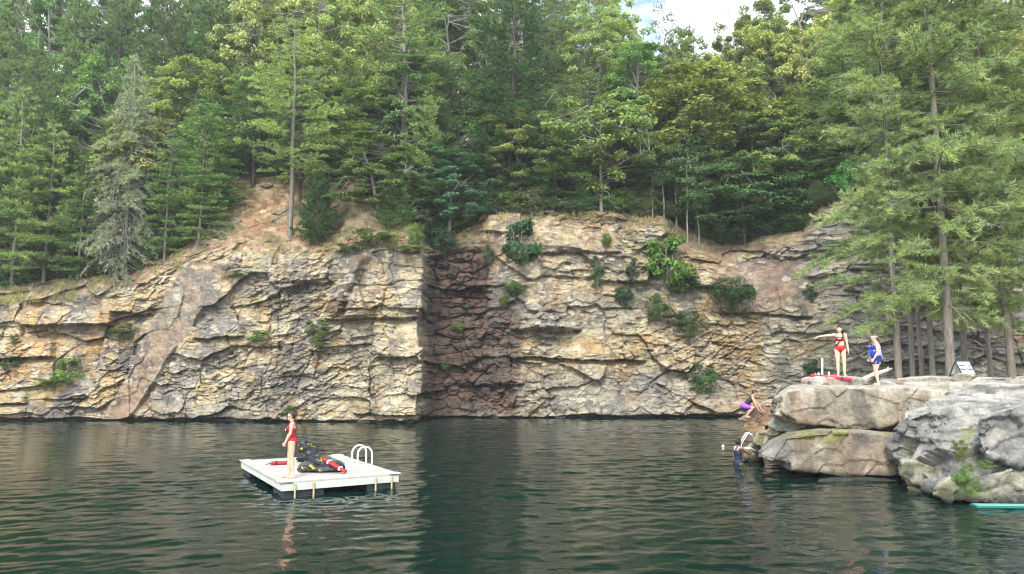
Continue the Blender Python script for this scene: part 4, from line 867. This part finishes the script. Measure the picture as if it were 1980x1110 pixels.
def bagcol(seed, thr=.42, grey=.05):
    def f(V, Nn):
        x, y, z = V.T; C = np.tile(np.array([.008, .009, .013]), (len(V), 1)); g = ss(fbm(x * 4, y * 4, z * 4, seed + 5, 2), .0, .25)[:, None]; C = C * (1 - g) + np.array([grey, grey, grey * 1.2]) * g
        n = vn(x * 6 + z * 5, y * 5, z * 13, seed); m = ((n > thr + .1) | ((np.abs(n) < .028) & (vn(x * 2.2, y * 2, z * 2.2, seed + 7) > .25)))[:, None]
        return np.where(m, np.array([.62, .48, .03]), C)
    return f
P0 = atZ(592, 893, DZ); P1 = atZ(620, 912, DZ)
blob('equipment_bag', [(P0 + [-.08, .05, .16], (.22, .26, .22), .2), (P0 + [-.12, .05, .42], (.16, .2, .22), .3), (P0 + [.06, 0, .30], (.28, .22, .20), .5), (P0 + [.15, .05, .14], (.28, .24, .18), 0)], .014, .05, 5, bagcol(5, .62, .02), M_BAG, 'black bag with yellow markings heaped behind the standing woman', 'bag')
blob('equipment_bag', [(P1 + [-.30, -.02, .12], (.28, .28, .15), -.1), (P1 + [.02, .05, .20], (.36, .30, .20), .15), (P1 + [.30, .05, .15], (.32, .28, .15), .25), (P1 + [0, 0, .06], (.60, .30, .09), 0)], .014, .045, 9, bagcol(13, .66, .06), M_BAG, 'dark grey bag with yellow print slumped on the raft deck', 'bag')
M_RED = plain('red_foam', (.42, .016, .022), .5, .4, 6, .12); M_STRAP = plain('black_webbing', (.015, .015, .018), .7)
def rescue_tube(name, a, b, z, label, w=.14, h=.09, white=False, group=None):
    a = np.array(a, float); b = np.array(b, float); c = (a + b) / 2; d = b - a; L = np.linalg.norm(d)
    e = empty(name, tuple(c), math.atan2(d[1], d[0]), label, 'rescue tube', group); pitch = math.asin((b[2] - a[2]) / L); e.rotation_euler = (0, -pitch, e.rotation_euler[2])
    m = MB(); m.box((0, 0, h / 2), (L, w, h)); m.build('foam_body', M_RED, e, bevel=.03)
    for s in (-.25, .25):
        q = MB(); q.box((s * L, 0, h / 2), (.05, w + .012, h + .012)); q.build('band', M_WHITE if white else M_STRAP, e, bevel=.01)
    q = MB(); q.tube([(-L / 2, 0, h / 2), (-L / 2 - .06, .02, .03), (-L / 2 - .12, .10, .012), (-L / 2 - .03, .2, .012), (L * .1, .18, .012)], .010, 6); q.build('tow_strap', M_STRAP, e); return e
p = atZ(523, 899, DZ + .01); q = atZ(566, 897, DZ + .01); rescue_tube('rescue_tube', p, q, DZ, 'red rescue tube lying flat on the raft deck behind the standing woman')
p = atY(624, 896, P1[1] - .20); p[2] = DZ + .32; q = atZ(668, 916, DZ + .01); q[2] = DZ + .02; rescue_tube('rescue_tube', p, q, DZ, 'red and white rescue tube leaning on the slumped bag', white=True, w=.12, h=.08)
bt = empty('water_bottle', tuple(atZ(664, 907, DZ)), 0, 'small blue water bottle standing beside the slumped bag', 'bottle')
m = MB(); m.tube([(0, 0, 0), (0, 0, .15), (0, 0, .18)], [.035, .035, .018], 12); m.build('body', plain('blue_plastic', (.15, .35, .75), .2), bt); m = MB(); m.tube([(0, 0, .182), (0, 0, .205)], .02, 12); m.build('cap', M_WHITE, bt)
# ================================================================ LEDGE PROPS
def at_ground(px, py, Y):
    p = atY(px, py, Y); z = ground_z(p[0], p[1]); return np.array([p[0], p[1], z if z > p[2] - .6 else p[2]])
a = at_ground(1567, 726, 23.25); b = at_ground(1647, 733, 23.0); a[2] = atY(1567, 729, 23.25)[2]; b[2] = atY(1647, 737, 23.)[2]
rescue_tube('rescue_tube', a, b, 0, 'long red rescue tube lying along the edge at the feet of the lifeguard', w=.14, h=.10)
g = at_ground(1614, 724, 24.6); blob('hip_pack', [(g + [0, 0, .05], (.13, .09, .07), 0), (g + [.07, 0, .08], (.07, .07, .07), 0)], .012, .012, 3, lambda V, Nn: np.tile(np.array([.5, .02, .03]), (len(V), 1)), M_CLOTH, 'small red pack on the rock behind the feet of the lifeguard', 'pack')
g = at_ground(1590, 726, 24.2); m = MB(); m.box((0, 0, .27), (.055, .02, .56)); o = m.build('marker_post', M_WHITE, None, bevel=.004); o.location = g; o.rotation_euler = (0, R(3), .3); tag(o, 'thin white post standing on the rock left of the lifeguard', 'post')
for px, h_, lab in ((1583, .13, 'taller small white bottle just left of the white post'), (1577, .11, 'leftmost small pinkish bottle on the rock edge'), (1603, .12, 'cream bottle between the white post and the lifeguard')):
    g = at_ground(px, 727, 23.9); e = empty('bottle', tuple(g), 0, lab, 'bottle'); m = MB(); m.tube([(0, 0, 0), (0, 0, h_ * .7), (0, 0, h_ * .85)], [.03, .03, .014], 10)
    m.build('body', plain('bottle_plastic', {1583: (.8, .8, .8), 1577: (.75, .55, .5), 1603: (.75, .72, .55)}[px], .3), e); m = MB(); m.tube([(0, 0, h_ * .86), (0, 0, h_)], .017, 10); m.build('cap', M_WHITE, e)
lg = []
for px, py, Y in ((1668, 734, 24.4), (1690, 724, 25.2), (1712, 717, 26), (1724, 713, 26.4)): lg.append(atY(px, py, Y))
m = MB(); m.tube(lg, [.07, .075, .06, .035], 10); m.tube([lg[2], lg[2] + [.12, 0, .14]], [.03, .012], 6); tag(m.build('driftwood_log', plain('bleached_wood', (.55, .52, .46), .8, .2, 9, .2, .5), None, smooth=True), 'pale bleached log lying on the ledge behind the woman in blue', 'log')
# folding sign
g = atY(1862, 724, 24.5); gzz = ground_z(g[0], g[1]); S = empty('folding_sign', (g[0], g[1], max(gzz, g[2] - .05)), R(12), 'white folding sign with dark frame reading Swim Test Start Point', 'sign')
Lr, hs, hh = .56, .27, .47; al = math.atan2(hs, hh); M_FR = plain('dark_frame', (.03, .03, .035), .6); M_BRD = plain('white_board', (.78, .78, .78), .5, .3, 4, .04); sl_ = math.hypot(hs, hh)
for s, nm in ((-1, 'front_panel'), (1, 'rear_panel')):
    Mx = Matrix.Rotation(s * al, 3, 'X')      # panel plane leaning to the ridge
    c = Vector((0, s * hs / 2, hh / 2 + .02)); m = MB(); m.box(c, (Lr - .04, .012, sl_ - .04), Mx); P_ = m.build(nm, M_BRD, S)
    m = MB()
    for zz in (-1, 1): m.box(c + Mx @ Vector((0, 0, zz * (sl_ / 2 - .012))), (Lr, .022, .046), Mx)
    for xx in (-1, 1): m.box(c + Mx @ Vector((xx * (Lr / 2 - .02), 0, -.0)), (.040, .020, sl_ - .07), Mx); m.box(c + Mx @ Vector((xx * (Lr / 2 - .012), 0, -sl_ / 2 - .02)), (.024, .020, .05), Mx)
    m.build('frame', M_FR, P_)
    if s < 0:
        for k, tx in enumerate(('Swim Test', 'Start Point')):
            cu = bpy.data.curves.new('lettering', 'FONT'); cu.body = tx; cu.size = .105; cu.align_x = 'CENTER'; cu.extrude = .003; cu.offset = .0035; t_ = bpy.data.objects.new('t', cu); COL.objects.link(t_); bpy.context.view_layer.update(); me = bpy.data.meshes.new_from_object(t_.evaluated_get(bpy.context.evaluated_depsgraph_get())); bpy.data.objects.remove(t_); me.materials.clear(); me.materials.append(plain('navy_ink', (.02, .03, .12), .5)); o = link('lettering', me, P_)
            q = c + Mx @ Vector((0, -.012, .055 - k * .13)); o.location = q; o.rotation_euler = (math.pi / 2 - al, 0, 0)
# foam board, float and swim ladder
g = atZ(1935, 981, .0); e = empty('foam_board', (g[0], g[1], .02), -.05, 'turquoise foam board floating under the huge grey boulder', 'foam board')
m = MB(); m.box((0.1, 0, 0), (1.36, .30, .05)); m.build('core', plain('turquoise_foam', (.012, .13, .11), .5, .4), e, bevel=.02); m = MB(); m.box((.1, 0, .033), (1.30, .24, .012)); m.build('deck_pad', plain('pale_foam', (.14, .36, .32), .6), e, bevel=.005)
g = atZ(1398, 863, .03); m = MB(); m.add(*ellipsoid((0, 0, .03), (.055, .055, .05))); m.tube([(0, 0, .07), (0, 0, .11)], .012, 8); o = m.build('marker_float', M_WHITE, None, smooth=True); o.location = (g[0], g[1], 0); tag(o, 'tiny white float on the water left of the swimmer', 'float')
Yl = 23.9; lad = empty('swim_ladder', (float(atY(1432, 888, Yl)[0]), Yl, 0), R(-8), 'white metal swim ladder fixed to the rocks beside the swimmer', 'ladder')
for k, dy in enumerate((-.15, .15)):
    t = MB(); t.tube([(.0, dy, -.9), (.0, dy, .0), (.02, dy, .62), (.10, dy, .76), (.22, dy, .94), (.30, dy, .96), (.38, dy, .86)], .016, 10); t.build('rail', M_WHITE, lad, smooth=True)
    t = MB(); t.tube([(.01, dy, .45), (.30, dy, .50), (.46, dy, .42)], .012, 8); t.build('wall_bracket', M_WHITE, lad, smooth=True)
for zr in (-.5, -.22, .06, .34): t = MB(); t.tube([(.005, -.15, zr), (.005, .15, zr)], .016, 8); t.build('rung', M_WHITE, lad, smooth=True)
# ================================================================ PEOPLE
M_EYE = plain('dark_eye', (.02, .015, .012), .3)
def lerp(a, b, t): return np.array(a) * (1 - t) + np.array(b) * t
def build_person(root_loc, rz, scale, J, skin, label, build=1., hair=None, garments=(), belly=0., hand_pose=None, extra=None, head_tilt=None, group=None):
    """J: joints in local metres, the person faces -Y; body is one remeshed surface"""
    P = []    # (tag, kind, data)
    def cap(t, a, ra, b, rb): P.append((t, np.array(a, float), ra, np.array(b, float), rb))
    mb = MB(); EL = []
    def el(t, c, r, M=None): EL.append((t, np.array(c, float), np.array(r, float), M)); mb.add(*ellipsoid(c, r, M))
    w = build
    spine = norm(np.array(J['neck']) - np.array(J['pelvis'])); side = norm(np.array(J['shL']) - np.array(J['shR'])); fwd = norm(np.cross(spine, side)); fwd = fwd if 1 else fwd
    if np.dot(fwd, [0, -1, 0]) < 0 and 'face' not in J: fwd = -fwd
    if 'face' in J: fwd = norm(np.array(J['face'], float))
    Mt = np.stack([norm(np.cross(fwd, spine)), -fwd, spine], 1)
    pv, nk = np.array(J['pelvis'], float), np.array(J['neck'], float); Ls = np.linalg.norm(nk - pv)
    el('pelvis', pv + spine * .00, (.165 * w, .115 * w, .12), Mt); el('pelvis', pv - spine * .03 - fwd * .045, (.15 * w, .095 * w, .10), Mt)
    el('waist', lerp(pv, nk, .32) + fwd * belly * .5, (.128 * w + belly * .3, .092 * w + belly, .15), Mt); el('chest', lerp(pv, nk, .62), (.142 * w, .10 * w, .17), Mt); el('chest', lerp(pv, nk, .84), (.135 * w, .078 * w, .09), Mt)
    for s, k in ((1, 'L'), (-1, 'R')):
        sd = norm(np.array(J['sh' + k]) - nk)
        if J.get('bust', 1): el('chest', lerp(pv, nk, .66) + fwd * .085 * w + side * s * .062 * w, (.056 * w, .05 * w, .056 * w), Mt)
        cap('chest', nk + spine * -.05, .05, J['sh' + k], .052 * w ** .5); cap('arm', J['sh' + k], .050 * w ** .5, J['el' + k], .037 * w ** .5); cap('arm', J['el' + k], .038 * w ** .5, J['wr' + k], .025)
        hp = np.array(J['hip' + k], float); kn = np.array(J['kn' + k], float); an = np.array(J['an' + k], float)
        cap('thigh', hp, .092 * w, lerp(hp, kn, .5), .074 * w); cap('thigh', lerp(hp, kn, .5), .074 * w, kn, .052 * w ** .5); cap('calf', kn, .050 * w ** .5, lerp(kn, an, .32), .053 * w ** .5); cap('calf', lerp(kn, an, .32), .053 * w ** .5, an, .034)
        ft = np.array(J.get('toe' + k, an + np.array([.02 * s, -.15, -.05])), float); hl = an + np.array([0, .03, -.045])
        if 'toe' + k in J: hl = an - norm(ft - an) * .03 + np.array([0, 0, -.04])
        cap('foot', an, .032, hl, .030); cap('foot', hl, .028, lerp(hl, ft, .75), .034); cap('foot', an + [0, 0, -.01], .03, lerp(hl, ft, .7), .028)
        fd = norm(ft - hl); fs = norm(np.cross(fd, [0, 0, 1]))
        for q in range(5): cap('foot', lerp(hl, ft, .78) + fs * s * (q - 2) * .016, .014, ft + fs * s * (q - 2) * .018 - fd * abs(q - 1) * .008, .010)
        # hand
        wr, eb = np.array(J['wr' + k], float), np.array(J['el' + k], float); hd = norm(np.array(J.get('hand' + k, wr + (wr - eb))) - wr)
        pn = np.array(J.get('palm' + k, [-s * 1., 0, 0]), float); pn = norm(pn - hd * np.dot(pn, hd)); ac = norm(np.cross(hd, pn)); th = np.array(J.get('thumb' + k, [0, -1, 0]), float)
        if np.dot(ac, th) < 0: ac = -ac      # ac points to the thumb side
        cl = J.get('curl' + k, .35)
        for q in range(4): cap('hand', wr + hd * .01 + ac * (q - 1.5) * .012, .016, wr + hd * .078 + ac * (1.5 - q) * .019, .0125)
        for q, fl in enumerate((.070, .078, .073, .058)):
            b0 = wr + hd * .082 + ac * (1.5 - q) * .0200; c1 = cl * (1 + .12 * q); d1 = norm(hd * math.cos(c1) + pn * math.sin(c1)); d2 = norm(hd * math.cos(c1 * 2.2) + pn * math.sin(c1 * 2.2)); d1 = norm(d1 + ac * (1.5 - q) * .05)
            m1 = b0 + d1 * fl * .5; cap('hand', b0, .0098, m1, .0090); cap('hand', m1, .0088, m1 + d2 * fl * .45, .0075)
        t0 = wr + hd * .025 + ac * .026; t1 = t0 + norm(hd * .75 + ac * .65 + pn * .25) * .042; cap('hand', t0, .0145, t1, .0115); cap('hand', t1, .011, t1 + norm(hd + ac * .15 + pn * .3) * .032, .0085)
    hc = np.array(J['head'], float); hf = norm(np.array(J.get('look', fwd), float)); hu = norm(np.array([0, 0, 1.]) - hf * hf[2]) if 'headup' not in J else norm(np.array(J['headup'], float)); hs_ = norm(np.cross(hf, hu)); Mh = np.stack([hs_, -hf, hu], 1)
    cap('neck', nk - spine * .03, .054, hc - hu * .06, .047)
    el('head', hc + hu * .022, (.074, .093, .092), Mh); el('head', hc - hu * .045 + hf * .022, (.056, .066, .062), Mh); el('head', hc - hu * .092 + hf * .062, (.024, .022, .020), Mh)
    cap('head', hc + hu * .012 + hf * .088, .010, hc - hu * .022 + hf * .108, .0125); cap('head', hc - hu * .052 + hf * .086 - hs_ * .018, .008, hc - hu * .052 + hf * .086 + hs_ * .018, .008)
    for s in (1, -1): el('head', hc + hs_ * s * .076 - hu * .01, (.010, .020, .030), Mh); el('head', hc + hs_ * s * .036 + hf * .075 - hu * .012, (.022, .018, .02), Mh)
    for t, a, ra, b, rb in P: mb.add(*capsule(a, ra, b, rb, 12))
    me = bpy.data.meshes.new('p'); me.from_pydata(np.concatenate(mb.V).tolist(), [], mb.F)
    me = evald(me, [('REMESH', dict(mode='VOXEL', voxel_size=.0068)), ('SMOOTH', dict(factor=.5, iterations=3))])
    V, Nn = get_np(me); Q = np.empty(len(me.loops), np.int32); me.loops.foreach_get('vertex_index', Q); Q = Q.reshape(-1, 4)
    best = np.full(len(V), 9.); tg = np.zeros(len(V), int); names = ['pelvis', 'waist', 'chest', 'arm', 'thigh', 'calf', 'foot', 'hand', 'neck', 'head']
    along = np.zeros(len(V))
    for t, a, ra, b, rb in P:
        ab = b - a; s = np.clip(((V - a) @ ab) / (ab @ ab + 1e-9), 0, 1); d = np.linalg.norm(V - a - s[:, None] * ab, axis=1) - (ra + (rb - ra) * s); m = d < best
        best[m] = d[m]; tg[m] = names.index(t)
    for t, c, r, M in EL:
        l = (V - c) @ (np.array(M) if M is not None else np.eye(3)); k = np.linalg.norm(l / r, axis=1); d = (k - 1) * r.min(); m = d < best; best[m] = d[m]; tg[m] = names.index(t)
    is_ = lambda *n: np.isin(tg, [names.index(q) for q in n])
    root = empty('person', root_loc, rz, label, 'person', group); root.scale = (scale,) * 3
    ms, nt, p = newmat('skin'); f = noise(nt, coords(nt), 22, 3); nt.links.new(ramp(nt, f, [(.3, tuple(c * .92 for c in skin)), (.7, tuple(min(1, c * 1.08) for c in skin))]), p.inputs['Base Color']); p.inputs['Roughness'].default_value = .5; p.inputs['Subsurface Weight'].default_value = .12; p.inputs['Subsurface Radius'].default_value = (.02, .008, .004)
    link('body', mesh_np('body', V, Q, ms, True), root)
    ctx = dict(V=V, N=Nn, is_=is_, hc=hc, hf=hf, hu=hu, hs=hs_, pv=pv, nk=nk, spine=spine, fwd=fwd, side=side, root=root, s=(V - pv) @ spine, f=(V - pv) @ fwd, x=(V - pv) @ side)
    hl_ = (V - hc); 
    if hair is not None:
        u, fv = hl_ @ hu, hl_ @ hf; hm = is_('head') & ((u > .045 + .25 * np.maximum(fv, 0)) | ((fv < -.012) & (u > -.085)) | ((fv < .02) & (u > .01)))
        shell(V, Nn, Q, hm, .012, 'hair', hair, root, ctx)
    for nm, mask, off, mat, colf in garments:
        shell(V, Nn, Q, mask(ctx), off, nm, mat, root, ctx, colf)
    for s in (1, -1): m = MB(); m.add(*ellipsoid(hc + hs_ * s * .034 + hf * .091 - hu * .006, (.012, .012, .007), None, 6)); m.build('eye', M_EYE, root, smooth=True)
    m = MB(); m.tube([hc - hu * .052 + hf * .094 - hs_ * .02, hc - hu * .054 + hf * .098, hc - hu * .052 + hf * .094 + hs_ * .02], .0045, 6); m.build('mouth', plain('lips', (.45, .14, .12), .5), root, smooth=True)
    return root, ctx
def shell(V, Nn, Q, mask, off, name, mat, root, ctx, colf=None):
    """cloth or hair: the body faces under the mask, lifted off the skin, with a turned-in rim"""
    for _ in range(1):
        k = mask[Q].sum(1) >= 3
    q = Q[k]
    if not len(q): return
    ids, inv = np.unique(q, return_inverse=True); q2 = inv.reshape(-1, 4)
    # smooth the outline of the patch a little
    v = V[ids] + Nn[ids] * off
    e = np.concatenate([q2[:, [0, 1]], q2[:, [1, 2]], q2[:, [2, 3]], q2[:, [3, 0]]]); es = np.sort(e, 1); key = es[:, 0].astype(np.int64) * len(ids) + es[:, 1]; u, c = np.unique(key, return_counts=True); bk_ = np.isin(key, u[c == 1]); be = e[bk_]
    nbs = np.zeros((len(ids), 3)); cnt = np.zeros(len(ids))
    for it in range(6):
        nbs[:] = 0; cnt[:] = 0; np.add.at(nbs, be[:, 0], v[be[:, 1]]); np.add.at(nbs, be[:, 1], v[be[:, 0]]); np.add.at(cnt, be[:, 0], 1); np.add.at(cnt, be[:, 1], 1); b = cnt > 0; v[b] = .5 * v[b] + .5 * nbs[b] / cnt[b][:, None]
    b = np.unique(be); mp_ = {int(i): len(v) + j for j, i in enumerate(b)}; v2 = np.concatenate([v, v[b] - Nn[ids][b] * (off + .006)])
    rim = np.array([[i, j, mp_[int(j)], mp_[int(i)]] for i, j in be])[:, ::-1]
    allq = np.concatenate([q2, rim]); col = None
    if colf: col = colf(v2)
    link(name, mesh_np(name, v2, allq, mat, True, col), root)
M_HAIRD = plain('dark_brown_hair', (.035, .018, .014), .55, .4, 30, .4, .6); M_HAIRB = plain('black_hair', (.012, .010, .010), .5, .4, 30, .4, .6); M_HAIRL = plain('light_brown_hair', (.16, .09, .05), .55, .4, 30, .3, .6)
M_REDC = plain('red_swim_cloth', (.46, .018, .025), .6, .3, 20, .1); M_PURP = plain('purple_cloth', (.30, .09, .62), .7, .3, 15, .15); M_BLKC = plain('black_cloth', (.018, .018, .026), .7); M_NAVY = plain('navy_cloth', (.012, .02, .05), .7)
SK1, SK2, SK3 = (.64, .40, .28), (.66, .42, .30), (.20, .105, .065)
def standing(**k):
    J = dict(pelvis=(0, 0, .93), neck=(0, .005, 1.385), head=(0, -.02, 1.53), shL=(.17, 0, 1.35), shR=(-.17, 0, 1.35), elL=(.215, .02, 1.07), elR=(-.215, .02, 1.07), wrL=(.22, -.05, .84), wrR=(-.22, -.05, .84),
             hipL=(.085, 0, .88), hipR=(-.085, 0, .88), knL=(.09, -.015, .475), knR=(-.09, -.015, .475), anL=(.085, .02, .078), anR=(-.085, .02, .078)); J.update(k); return J
def straps(ctx, pts, r, mat, name='strap'):
    m = MB(); m.tube(pts, r, 6); return m.build(name, mat, ctx['root'], smooth=True)
onepiece = lambda c: (c['is_']('pelvis', 'waist') | (c['is_']('chest') & (c['s'] < .335 + .02 * (c['f'] > 0)) & (np.abs(c['x']) < .165)) | (c['is_']('thigh') & (c['s'] > -.02 - .9 * (.11 - np.abs(c['x']))))) & (c['s'] > -.13 + .75 * np.maximum(np.abs(c['x']) - .03, 0) ) & ~((c['f'] < -.03) & (c['s'] > .30))
# 1 the woman on the raft: faces left, hands together in front
f1 = atZ(560, 924, DZ)
J = standing(elL=(.19, -.05, 1.09), elR=(-.19, -.05, 1.09), wrL=(.09, -.15, .875), wrR=(-.09, -.15, .865), handL=(.05, -.185, .78), handR=(-.05, -.19, .77), palmL=(-1, .3, 0), palmR=(1, .3, 0), curlL=.55, curlR=.55, thumbL=(0, -1, 0), thumbR=(0, -1, 0), anL=(.07, .06, .078), anR=(-.085, -.04, .078), knL=(.08, .01, .475), knR=(-.09, -.035, .475))
r1, c1 = build_person((f1[0] + .02, f1[1], DZ), R(-72), .965, J, SK1, 'woman in a red one piece swimsuit standing on the raft, facing left with hands together', hair=M_HAIRD, garments=[('swimsuit', onepiece, .006, M_REDC, None)])
for s in (1, -1): straps(c1, [(s * .075, -.105, 1.27), (s * .09, -.06, 1.37), (s * .085, .0, 1.405), (s * .07, .075, 1.36), (s * .05, .105, 1.2)], .009, M_REDC, 'shoulder_strap')
straps(c1, [(-.06, .105, 1.30), (.02, .085, 1.40), (.09, .03, 1.415), (.10, -.06, 1.38), (.02, -.125, 1.26)], .007, M_STRAP, 'whistle_cord')
m = MB(); m.box((.05, -.155, 1.20), (.05, .012, .05)); m.build('chest_badge', M_WHITE, r1, bevel=.003)
h = c1['hc']; m = MB()
for s in (1, -1): m.add(*ellipsoid(h + np.array([s * .034, -.104, .0]), (.027, .008, .02), None, 8))
m.tube([h + np.array([s, y, .005]) for s, y in ((.078, .0), (.072, -.07), (.03, -.11), (-.03, -.11), (-.072, -.07), (-.078, .0))], .004, 6); m.build('sunglasses', M_STRAP, r1, smooth=True)
m = MB(); m.add(*ellipsoid(h + np.array([0, .10, .03]), (.045, .045, .045), None, 10)); m.build('hair_bun', M_HAIRD, r1, smooth=True)
# 2 the pointing lifeguard
f2 = atY(1627, 728, 24.1); z2 = ground_z(f2[0], f2[1]); z2 = z2 if z2 > 2.3 else 2.7
J = standing(elR=(-.42, -.02, 1.335), wrR=(-.655, -.05, 1.30), shR=(-.175, 0, 1.355), palmR=(0, 0, -1), thumbR=(0, -1, 0), handR=(-.77, -.07, 1.255), curlR=.22, anL=(.10, .0, .078), anR=(-.09, .0, .078), hipL=(.088, 0, .88), hipR=(-.088, 0, .88), look=(-.25, -1, -.08), wrL=(.235, -.03, .85), knL=(.10, -.015, .475))
bik = lambda c: (c['is_']('pelvis', 'thigh', 'waist') & (c['s'] < .075 - .0 * c['x']) & (c['s'] > -.15 + .95 * np.maximum(np.abs(c['x']) - .02, 0)))
topm = lambda c: c['is_']('chest') & (np.abs(c['s'] - .285) < .068) & (np.abs(c['x']) < .18)
r2, c2 = build_person((f2[0], f2[1], z2 - .012), R(-18), 1.0, J, SK2, 'lifeguard in a red two piece pointing left from the rock ledge', hair=M_HAIRD, garments=[('bikini_top', topm, .006, M_REDC, None), ('bikini_bottom', bik, .006, M_REDC, None)])
straps(c2, [(-.135, -.03, .995), (-.10, -.115, 1.03), (-.02, -.145, 1.14), (.06, -.15, 1.24), (.10, -.11, 1.34), (.105, -.02, 1.415), (.06, .08, 1.33), (-.06, .12, 1.12), (-.135, .03, 1.02)], .019, M_STRAP, 'tube_strap')
for s in (1, -1): straps(c2, [(s * .07, -.135, 1.26), (s * .085, -.07, 1.37), (s * .08, .03, 1.40), (s * .07, .09, 1.28)], .008, M_REDC, 'shoulder_strap')
m = MB(); m.box((-.02, -.158, 1.235), (.10, .006, .018)); m.build('chest_lettering', M_WHITE, r2)
m = MB(); m.add(*ellipsoid(c2['hc'] + np.array([.01, .02, .125]), (.048, .048, .042), None, 10)); m.build('hair_bun', M_HAIRD, r2, smooth=True)
# 3 the woman in blue
f3 = atY(1697, 738, 22.75); z3 = ground_z(f3[0], f3[1]); z3 = z3 if z3 > 2.2 else 2.55
def floral(v):
    n = fbm(v[:, 0] * 13, v[:, 1] * 13, v[:, 2] * 13, 3, 2)[:, None]; low = (v[:, 2] < .93)[:, None]
    c = np.where(n > .18, np.array([.45, .56, .80]), np.where(n < .02, np.array([.012, .03, .28]), np.array([.04, .13, .58]))); return np.where(low & (n < .3), np.array([.015, .02, .16]), c)
dress = lambda c: (c['is_']('pelvis', 'waist') | (c['is_']('chest') & (c['s'] < .36) & (np.abs(c['x']) < .2) & ~((c['f'] < 0) & (c['s'] > .27))) | (c['is_']('thigh') & (c['s'] > -.24)))
J = standing(elL=(.235, .01, 1.08), elR=(-.235, .0, 1.08), wrL=(.22, -.12, .86), wrR=(-.22, -.14, .88), look=(0, -1, -.12), knL=(.09, -.06, .48), anL=(.085, .0, .078), knR=(-.09, -.03, .475), anR=(-.09, .03, .078))
r3, c3 = build_person((f3[0], f3[1], z3 - .012), R(-104), .935, J, (.66, .42, .31), 'woman in a blue flowered swim dress standing on the ledge, seen from the side', build=1.38, belly=.07, hair=M_HAIRL, garments=[('swim_dress', dress, .014, M_CLOTH, floral)])
for s in (1, -1): straps(c3, [(s * .09, -.13, 1.28), (s * .10, -.06, 1.38), (s * .09, .02, 1.40), (s * .08, .10, 1.26)], .010, M_NAVY, 'shoulder_strap')
h = c3['hc']; a_ = np.linspace(-2.2, 2.2, 13); m = MB(); m.tube([h + np.array([.084 * math.sin(q), -.104 * math.cos(q) + .0, .045]) for q in a_], .014, 8); m.build('sun_visor', M_WHITE, r3, smooth=True)
m = MB(); m.tube([h + np.array([0, .10, .03]), h + np.array([0, .15, -.01]), h + np.array([0, .16, -.10]), h + np.array([0, .14, -.17])], [.02, .028, .022, .006], 10); m.build('ponytail', M_HAIRL, r3, smooth=True)
# 4 the child climbing on the reddish block: faces right, crouched, both hands on the rock
f4 = atY(1446, 806, 24.35)
J = dict(pelvis=(0, .10, .42), neck=(0, -.20, .72), head=(0, -.25, .88), shL=(.15, -.20, .69), shR=(-.15, -.20, .69), elL=(.20, -.36, .47), elR=(-.20, -.30, .47), wrL=(.18, -.48, .27), wrR=(-.18, -.40, .26), handL=(.17, -.56, .24), handR=(-.17, -.48, .22), palmL=(0, 0, -1), palmR=(0, 0, -1), thumbL=(-1, 0, 0), thumbR=(1, 0, 0), curlL=.25, curlR=.25,
         hipL=(.09, .09, .40), hipR=(-.09, .09, .40), knL=(.13, -.22, .40), knR=(-.13, -.20, .36), anL=(.10, .02, .08), anR=(-.10, .05, .06), toeL=(.11, -.12, .02), toeR=(-.11, -.10, .0), look=(0, -.8, -.5), bust=0, face=(0, -.72, -.62))
shorts = lambda c: c['is_']('pelvis') | (c['is_']('thigh') & (c['V'][:, 1] > -.12)); tank = lambda c: c['is_']('waist') | (c['is_']('chest') & (np.abs(c['x']) < .13) & (c['s'] < .42))
r4, c4 = build_person((f4[0], f4[1], f4[2] - .02), R(70), .90, J, (.50, .31, .21), 'crouching child in purple shorts and black top with hands on the reddish block', build=.88, hair=M_HAIRD, garments=[('shorts', shorts, .012, M_PURP, None), ('tank_top', tank, .008, M_BLKC, None)])
# 5 the swimmer at the ladder
f5 = atZ(1413, 889, 0.); 
J = standing(elR=(-.20, -.26, 1.20), wrR=(-.15, -.47, 1.26), handR=(-.14, -.57, 1.28), elL=(.20, -.24, 1.18), wrL=(.14, -.46, 1.23), handL=(.13, -.56, 1.25), palmL=(0, 0, -1), palmR=(0, 0, -1), thumbL=(-1, 0, 0), thumbR=(1, 0, 0), curlL=.9, curlR=.9, bust=0)
tank2 = lambda c: c['is_']('waist', 'pelvis') | (c['is_']('chest') & (c['s'] < .36) & (np.abs(c['x']) < .15))
r5, c5 = build_person((f5[0] - .10, 23.7, -.86), R(112), 1.0, J, SK3, 'swimmer with short black hair in a dark top holding the white swim ladder', build=.95, hair=M_HAIRB, garments=[('swim_top', tank2, .010, M_NAVY, None)])
for s in (1, -1): straps(c5, [(s * .08, -.10, 1.27), (s * .10, -.05, 1.38), (s * .095, .02, 1.405), (s * .08, .09, 1.30)], .016, M_WHITE, 'shoulder_strap')
